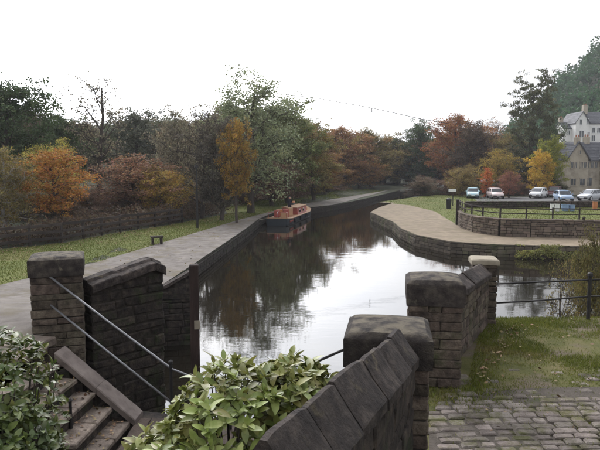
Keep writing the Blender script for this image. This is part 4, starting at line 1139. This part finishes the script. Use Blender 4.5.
carat(472.5, 80, R(-104), 'teal paint', 'pale teal hatchback, leftmost of the parked cars')
carat(495, 79, R(-94), 'pink white paint', 'pinkish white car second from the left, behind the upper wall')
carat(538, 80, R(-128), 'white paint', 'white car in the middle of the row, in front of the yellow tree')
carat(554, 82, R(-125), 'maroon paint', 'dark maroon car behind the light blue car', H_=1.5)
carat(563, 72, R(-98), 'light blue paint', 'light blue car seen head-on behind the upper wall')
carat(590, 74, R(-146), 'silver paint', 'silver car at the right edge in front of the stone house')
# sign, bins and tubs
q = at(453, 194, Y=64); zg = hR(q.x, 64)
t = thing('notice_board', (q.x, 64, zg), 'small white notice board on a dark post at the edge of the green', 'sign')
emit('post', *tube([(q.x, 64, zg), (q.x, 64, zg + 1.2)], .05, 6), M['iron'], t); emit('board', *rbox(q.x - .1, 63.94, at(453, 190.5, Y=64).z, .85, .05, .3, R(10), .01), M['sign white'], t)
q = at(449, 197, Y=60); zg = hR(q.x, 60)
t = thing('litter_bin', (q.x, 60, zg), 'dark litter bin standing on the green near the notice board', 'bin')
emit('bin_body', *tube([(q.x, 60, zg), (q.x, 60, zg + .9)], [.22, .27], 10), M['iron'], t); emit('bin_lid', *tube([(q.x, 60, zg + .9), (q.x, 60, zg + 1.0), (q.x, 60, zg + 1.1)], [.29, .27, .1], 10), M['iron'], t)
def tub(px, py, Y, rad, h, m, label):
    q = at(px, py, Y=Y); z = hT(q.x, Y)
    t = thing('planter_tub', (q.x, Y, z), label, 'planter', 'tubs on the terrace lawn')
    emit('tub', *tube([(q.x, Y, z), (q.x, Y, z + h * .5), (q.x, Y, z + h)], [rad * .8, rad, rad * .92], 12), M[m], t)
    emit('rim', *tube([(q.x, Y, z + h - .04), (q.x, Y, z + h + .03)], rad * 1.04, 12), M[m], t)
    emit('compost', *tube([(q.x, Y, z + h + .03), (q.x, Y, z + h + .036)], rad * .9, 12), M['soil'], t)
tub(552, 211, 43, .14, .5, 'sign white', 'slim white tub, leftmost on the terrace lawn')
tub(557, 211, 43, .17, .5, 'sign white', 'white tub second from left on the terrace lawn')
tub(565, 211, 43.2, .27, .45, 'tub blue', 'wide blue tub on the terrace lawn next to the white tubs')
tub(572, 211, 43.1, .2, .42, 'tub blue', 'smaller blue tub at the right end of the row')
tub(595, 207, 44, .18, .6, 'orange paint', 'orange tub near the right edge of the terrace')

# ------------------------------------------------------------------ boat
BA = Vector((-2.0, 50.4)); BB = Vector((.6, 62.4)); bd = (BB - BA).normalized(); Lb = (BB - BA).length
t = thing('narrowboat', (0, 0, 0), 'red and cream narrowboat with dark blue hull moored at the left bank', 'boat')
def bs(x, w_, zt_, zb=-.25): return [(x, -w_ * .8, zb), (x, -w_, .1), (x, -w_, zt_), (x, w_, zt_), (x, w_, .1), (x, w_ * .8, zb)]
emit('hull', *loft([bs(0, .85, .62), bs(.25, 1.0, .58), bs(1.5, 1.04, .5), bs(Lb - 3, 1.04, .5), bs(Lb - 1.2, .8, .62), bs(Lb - .1, .12, .85)]), M['hull blue'], t, origin=(0, 0, 0))
emit('gunwale', *loft([[(x, -w_, z), (x, -w_ - .03, z + .07), (x, w_ + .03, z + .07), (x, w_, z)] for x, w_, z in ((0, .86, .625), (.25, 1.0, .585), (1.5, 1.05, .505), (Lb - 3, 1.05, .505), (Lb - 1.2, .81, .625), (Lb - .1, .13, .855))]), M['cream paint'], t, origin=(0, 0, 0))
cab = emit('cabin', *loft([[(x, -.82, .5), (x, -.70, 1.22), (x, 0, 1.28), (x, .70, 1.22), (x, .82, .5)] for x in (4.9, Lb - 3.4)]), M['hull red'], t, origin=(0, 0, 0))
emit('cabin_roof', *loft([[(x, -.76, 1.22), (x, -.74, 1.27), (x, 0, 1.34), (x, .74, 1.27), (x, .76, 1.22)] for x in (4.75, Lb - 3.2)]), M['cream paint'], t, origin=(0, 0, 0))
for s in (-1, 1):
    for x in (5.8, 7.3):
        wv = emit('window', *rbox(x, s * .775, .9, .7, .05, .34, 0, .01), M['cream paint'], t); emit('pane', *rbox(x, s * .79, .9, .58, .045, .25, 0, .01), M['glass'], wv)
emit('stern_door', *rbox(4.89, 0, .85, .04, .6, .62, 0, .01), M['orange paint'], t)
emit('well_cover', *loft([[(x, -.6, .58), (x, -.5, h), (x, .5, h), (x, .6, .58)] for x, h in ((Lb - 3.3, 1.2), (Lb - 1.9, .9))]), M['orange paint'], t, origin=(0, 0, 0))
emit('stern_rail', *tube([(.3, -.8, .6), (.15, -.8, 1.15), (.08, 0, 1.2), (.15, .8, 1.15), (.3, .8, .6)], .03, 6), M['hull red'], t)
emit('tiller', *tube([(.1, 0, .6), (.1, 0, 1.05), (.9, .1, 1.2)], .03, 6), M['chrome'], t)
emit('chimney', *tube([(6.4, .3, 1.28), (6.4, .3, 1.65)], .08, 8), M['iron'], t)
for i, (x, y, c, h) in enumerate(((.9, -.45, 'cream paint', .5), (1.5, .35, 'hull red', .65), (2.1, -.3, 'hull red', .7), (2.7, .45, 'orange paint', .6), (3.3, -.35, 'cream paint', .75), (3.9, .2, 'hull red', .6))):
    emit('locker', *rbox(x, y, .6 + h / 2, .45, .5, h, .2 * i, .04), M[c], t)
for s in (-1, 1):
    for x in (2.2, 4.6, 7.4): emit('fender', *tube([(x, s * 1.1, .5), (x, s * 1.12, .42), (x, s * 1.12, .12)], [.03, .08, .08], 8), M['tyre'], t)
emit('name_panel', *rbox(1.2, -1.045, .34, 1.2, .02, .16, 0, .004), M['hull red'], t)
emit('mooring_rope', *tube([(.3, .95, .6), (-.4, 1.3, .55), (-1.3, 1.9, .66)], .02, 5), M['palecap'], t)
emit('flower_box', *rbox(7.6, .3, 1.42, .9, .25, .18, 0, .02), M['hull blue'], t)
emit('flowers', *MB().add(*rbox(7.4, .3, 1.56, .35, .24, .16, .3, .05, .02)).add(*rbox(7.8, .32, 1.57, .35, .22, .18, -.2, .05, .02)).__dict__.values(), M['orange paint'], t)
t.location = (BA.x, BA.y, 0); t.rotation_euler = (0, 0, math.atan2(bd.y, bd.x))

def person(loc, face, label, top='cloth_dark'):
    r0 = thing('person', (0, 0, 0), label, 'person')
    J = dict(pel=(0, 0, .95), ches=(0, .0, 1.3), neck=(0, 0, 1.48), head=(0, .02, 1.6), crown=(0, .01, 1.72),
             shl=(-.19, 0, 1.42), ell=(-.25, -.02, 1.14), hal=(-.2, .18, .98), shr=(.19, 0, 1.42), elr=(.26, -.03, 1.14), har=(.27, .06, .88),
             hil=(-.1, 0, .9), knl=(-.11, .03, .5), anl=(-.12, 0, .08), tol=(-.12, .14, .04), hir=(.1, 0, .9), knr=(.12, .02, .5), anr=(.13, 0, .08), tor=(.14, .14, .04))
    E = [('pel', 'ches'), ('ches', 'neck'), ('neck', 'head'), ('head', 'crown'), ('ches', 'shl'), ('shl', 'ell'), ('ell', 'hal'), ('ches', 'shr'), ('shr', 'elr'), ('elr', 'har'),
         ('pel', 'hil'), ('hil', 'knl'), ('knl', 'anl'), ('anl', 'tol'), ('pel', 'hir'), ('hir', 'knr'), ('knr', 'anr'), ('anr', 'tor')]
    Rd = dict(pel=.15, ches=.16, neck=.06, head=.1, crown=.08, shl=.075, ell=.05, hal=.035, shr=.075, elr=.05, har=.035, hil=.1, knl=.065, anl=.045, tol=.04, hir=.1, knr=.065, anr=.045, tor=.04)
    ks = list(J); me = bpy.data.meshes.new('body'); me.from_pydata([J[k] for k in ks], [(ks.index(a), ks.index(b)) for a, b in E], [])
    me.materials.append(M[top]); o = bpy.data.objects.new('body', me); col.objects.link(o); o.parent = r0
    md = o.modifiers.new('skin', 'SKIN'); sv = me.skin_vertices[0].data
    for i, k in enumerate(ks): sv[i].radius = (Rd[k], Rd[k] * .8)
    sv[ks.index('pel')].use_root = True
    o.modifiers.new('sub', 'SUBSURF').levels = 1
    me2 = tube([(0, .035, 1.5), (0, .04, 1.55), (0, .045, 1.62), (0, .035, 1.69)], [.05, .085, .09, .06], 10); emit('face', *me2, M['skin'], r0)
    emit('hair', *tube([(0, .0, 1.58), (0, -.01, 1.66), (0, .0, 1.73), (0, .01, 1.765)], [.085, .105, .095, .04], 10), M['cloth_dark'], r0)
    r0.location = loc; r0.rotation_euler = (0, 0, face); return r0
pb_ = BA + bd * 1.5 + Vector((-bd.y, bd.x)) * 0
q = BA + bd * 4.4
person((q.x + .1, q.y, .55), R(200), 'person in dark clothes standing on the narrowboat')

# ------------------------------------------------------------------ houses
def house(name, label, origin, wallm, gables, wings, windows, chimneys, rot=0, doors=()):
    """gables: (x0,x1,y0,y1,zb,zeave,zapex) ridge along y, gable towards the camera; wings: same with ridge along x"""
    t = thing(name, (0, 0, 0), label, 'house'); ov = .25
    for (x0, x1, y0, y1, zb, ze, za) in gables:
        xm = (x0 + x1) / 2
        emit('wall', [(x0, y0, zb), (x1, y0, zb), (x1, y0, ze), (xm, y0, za), (x0, y0, ze), (x0, y1, zb), (x1, y1, zb), (x1, y1, ze), (xm, y1, za), (x0, y1, ze)],
             [(0, 1, 2, 3, 4), (9, 8, 7, 6, 5), (0, 4, 9, 5), (1, 6, 7, 2)], wallm, t)
        s = (za - ze) / (xm - x0)
        for sg in (-1, 1):
            xe = xm + sg * (xm - x0 + ov); zee = ze - ov * s
            V = [(xm, y0 - ov, za + .02), (xm, y1 + ov, za + .02), (xe, y1 + ov, zee), (xe, y0 - ov, zee)]; V += [(a, b, c + .14) for a, b, c in V]
            rf = emit('roof', V, [(0, 1, 2, 3), (7, 6, 5, 4), (0, 4, 5, 1), (1, 5, 6, 2), (2, 6, 7, 3), (3, 7, 4, 0)], M['slate'], t)
            courses(rf, V[4], V[5], V[6], V[7])
    for (x0, x1, y0, y1, zb, ze, za) in wings:
        ym = (y0 + y1) / 2
        emit('wall', [(x0, y0, zb), (x0, y1, zb), (x0, y1, ze), (x0, ym, za), (x0, y0, ze), (x1, y0, zb), (x1, y1, zb), (x1, y1, ze), (x1, ym, za), (x1, y0, ze)],
             [(4, 3, 2, 1, 0), (5, 6, 7, 8, 9), (0, 5, 9, 4), (2, 7, 6, 1)], wallm, t)
        s = (za - ze) / (ym - y0)
        for sg in (-1, 1):
            ye = ym + sg * (ym - y0 + ov); zee = ze - ov * s
            V = [(x0 - ov, ym, za + .02), (x1 + ov, ym, za + .02), (x1 + ov, ye, zee), (x0 - ov, ye, zee)]; V += [(a, b, c + .14) for a, b, c in V]
            rf = emit('roof', V, [(0, 1, 2, 3), (7, 6, 5, 4), (0, 4, 5, 1), (1, 5, 6, 2), (2, 6, 7, 3), (3, 7, 4, 0)], M['slate'], t)
            courses(rf, V[4], V[5], V[6], V[7])
    for (x, y, z, w_, h) in windows:
        f = emit('window', *MB().add(*bx(x - w_ / 2 - .08, x + w_ / 2 + .08, y - .10, y + .04, z - h / 2 - .12, z - h / 2)).add(*bx(x - w_ / 2 - .08, x + w_ / 2 + .08, y - .09, y + .04, z + h / 2, z + h / 2 + .14)).add(*bx(x - w_ / 2 - .08, x - w_ / 2, y - .07, y + .04, z - h / 2, z + h / 2)).add(*bx(x + w_ / 2, x + w_ / 2 + .08, y - .07, y + .04, z - h / 2, z + h / 2)).add(*bx(x - .03, x + .03, y - .06, y + .04, z - h / 2, z + h / 2)).__dict__.values(), wallm if wallm is M['housestone'] else M['sign white'], t)
        emit('pane', *bx(x - w_ / 2, x + w_ / 2, y - .03, y + .03, z - h / 2, z + h / 2), M['glass'], f)
    for (x, y, z, w_, h) in chimneys:
        c = emit('chimney', *rbox(x, y, z + h / 2, w_, w_, h, 0, .03), M['housestone'], t)
        for s in (-.15, .15): emit('chimney_pot', *tube([(x + s * w_ / .6, y, z + h), (x + s * w_ / .6, y, z + h + .35)], [.12, .09], 8), M['tile'], c)
    t.location = origin; t.rotation_euler = (0, 0, rot)
    return t
def courses(parent, a, b, c, d):
    """slate courses: thin stepped strips joined on one roof plane (too far to pick a slate)"""
    a, b, c, d = map(Vector, (a, b, c, d)); n = max(4, int((d - a).length / .35)); mb = MB(); nn = (b - a).cross(d - a).normalized()
    if nn.z < 0: nn = -nn
    for i in range(n):
        s0, s1 = i / n, (i + 1.05) / n
        p, q, r_, s_ = a.lerp(d, s0), b.lerp(c, s0), b.lerp(c, min(s1, 1.01)), a.lerp(d, min(s1, 1.01))
        mb.add([p + nn * .012, q + nn * .012, r_ + nn * .05, s_ + nn * .05, r_ + nn * .005, s_ + nn * .005], [(0, 1, 2, 3), (3, 2, 4, 5)])
    mb.build('slate_courses', M['slate'], parent, kind='stuff')
M['tile'] = mat('terracotta', [(.25, .1, .06), (.35, .15, .09)], 3, .9, .2, 20)
def hp(px, py, Y, oy=0):   # helper for sizes
    q = at(px, py, Y=Y); return q
Yh = 88
a = hp(568, 158, Yh); b = hp(588.5, 158, Yh); ap = hp(579, 142.5, Yh); zb = hR(a.x, Yh) - .5
x0, x1 = 0, b.x - a.x
zw = hp(574, 165, Yh).z; zg_ = hp(574, 182, Yh).z
sx_ = lambda px: hp(px, 165, Yh).x - a.x
house('stone_house', 'buff stone gabled house with slate roof at the right edge behind the cars', (a.x, Yh, 0), M['housestone'],
      [(x0, x1, 0, 8, zb, a.z, ap.z), (sx_(604), sx_(626), .5, 8, zb, a.z, ap.z)], [(x1 - .6, x1 + 11, 1.2, 8, zb, hp(590, 160, Yh).z, hp(590, 143, Yh + 4).z)],
      [(sx_(572), 0, zw, .36, .8), (sx_(575.6), 0, zw, .36, .8), (sx_(581.5), 0, zw, .36, .8), (sx_(585), 0, zw, .36, .8), (sx_(591.5), 1.2, zw, .4, .8), (sx_(596), 1.2, zw, .4, .8), (sx_(600), 1.2, zw, .4, .8), (sx_(579), 0, hp(0, 152, Yh).z, .3, .5),
       (sx_(574), 0, zg_, .7, 1.0), (sx_(583), 0, zg_, .7, 1.0), (sx_(593), 1.2, zg_, 1.0, 1.2), (sx_(610), .5, zw, 1, 1.1), (sx_(617), .5, zw, 1, 1.1)],
      [((x0 + x1) / 2, .6, ap.z - .5, .7, 1.3), (sx_(600), 4.6, hp(590, 143, Yh + 4).z - .4, .8, 1.4)])
Yw = 140
a = hp(576, 122, Yw); b = hp(589, 122, Yw); ap = hp(582.3, 112, Yw); zb = hR(a.x, Yw) - 2
sx_ = lambda px: hp(px, 165, Yw).x - a.x; zz = lambda py: hp(0, py, Yw).z
house('white_house', 'tall white rendered house with dark roof on the hillside above the stone house', (a.x, Yw, 0), M['render'],
      [(0, b.x - a.x, 0, 8, zb, a.z, ap.z)], [(b.x - a.x - .6, 14, 1, 9, zb, zz(123), zz(111)), (sx_(566.5), 0.4, 2, 8, zb, zz(128), zz(121))],
      [(sx_(578.8), 0, zz(122), .5, 1.2), (sx_(585.5), 0, zz(121.5), .5, 1.2), (sx_(580), 0, zz(134), 1.0, 1.5), (sx_(594), 1, zz(130), .7, 1.2), (sx_(599), 1, zz(130), .7, 1.2), (sx_(571), 2, zz(132), .6, 1.0), (sx_(594), 1, zz(138), .8, 1.3), (sx_(587), 0, zz(134), .5, 1.0)],
      [(sx_(590), 4, zz(113), 1.0, 2.2), (sx_(568), 5, zz(123), .9, 1.6)])

# ------------------------------------------------------------------ thin autumn haze in the air
hz = bpy.data.materials.new('haze'); hz.use_nodes = True; t_ = hz.node_tree
for n in list(t_.nodes): t_.nodes.remove(n)
ho = N(t_, 'ShaderNodeOutputMaterial'); hv = N(t_, 'ShaderNodeVolumePrincipled')
hv.inputs['Color'].default_value = (.86, .87, .92, 1); hv.inputs['Density'].default_value = .0004
t_.links.new(hv.outputs[0], ho.inputs['Volume'])
emit('haze', *bx(-470, 470, -50, 470, -2.4, 88), hz)['kind'] = 'stuff'

# labels: order the look-alikes that share one
same = {}
for o in col.objects:
    if o.parent is None and o.get('category') in ('tree', 'shrub') and o.get('label'): same.setdefault(o['label'], []).append(o)
ORD = ['leftmost', 'second from left', 'third from left', 'fourth from left', 'fifth from left', 'sixth from left', 'seventh from left', 'eighth from left', 'ninth from left', 'tenth from left']
for lab, os_ in same.items():
    if len(os_) > 1:
        os_.sort(key=lambda o: o.location.x / o.location.y)
        for k, o in enumerate(os_):
            if k < len(ORD): o['label'] = ORD[k] + ' ' + lab.replace('at ground level ', '')
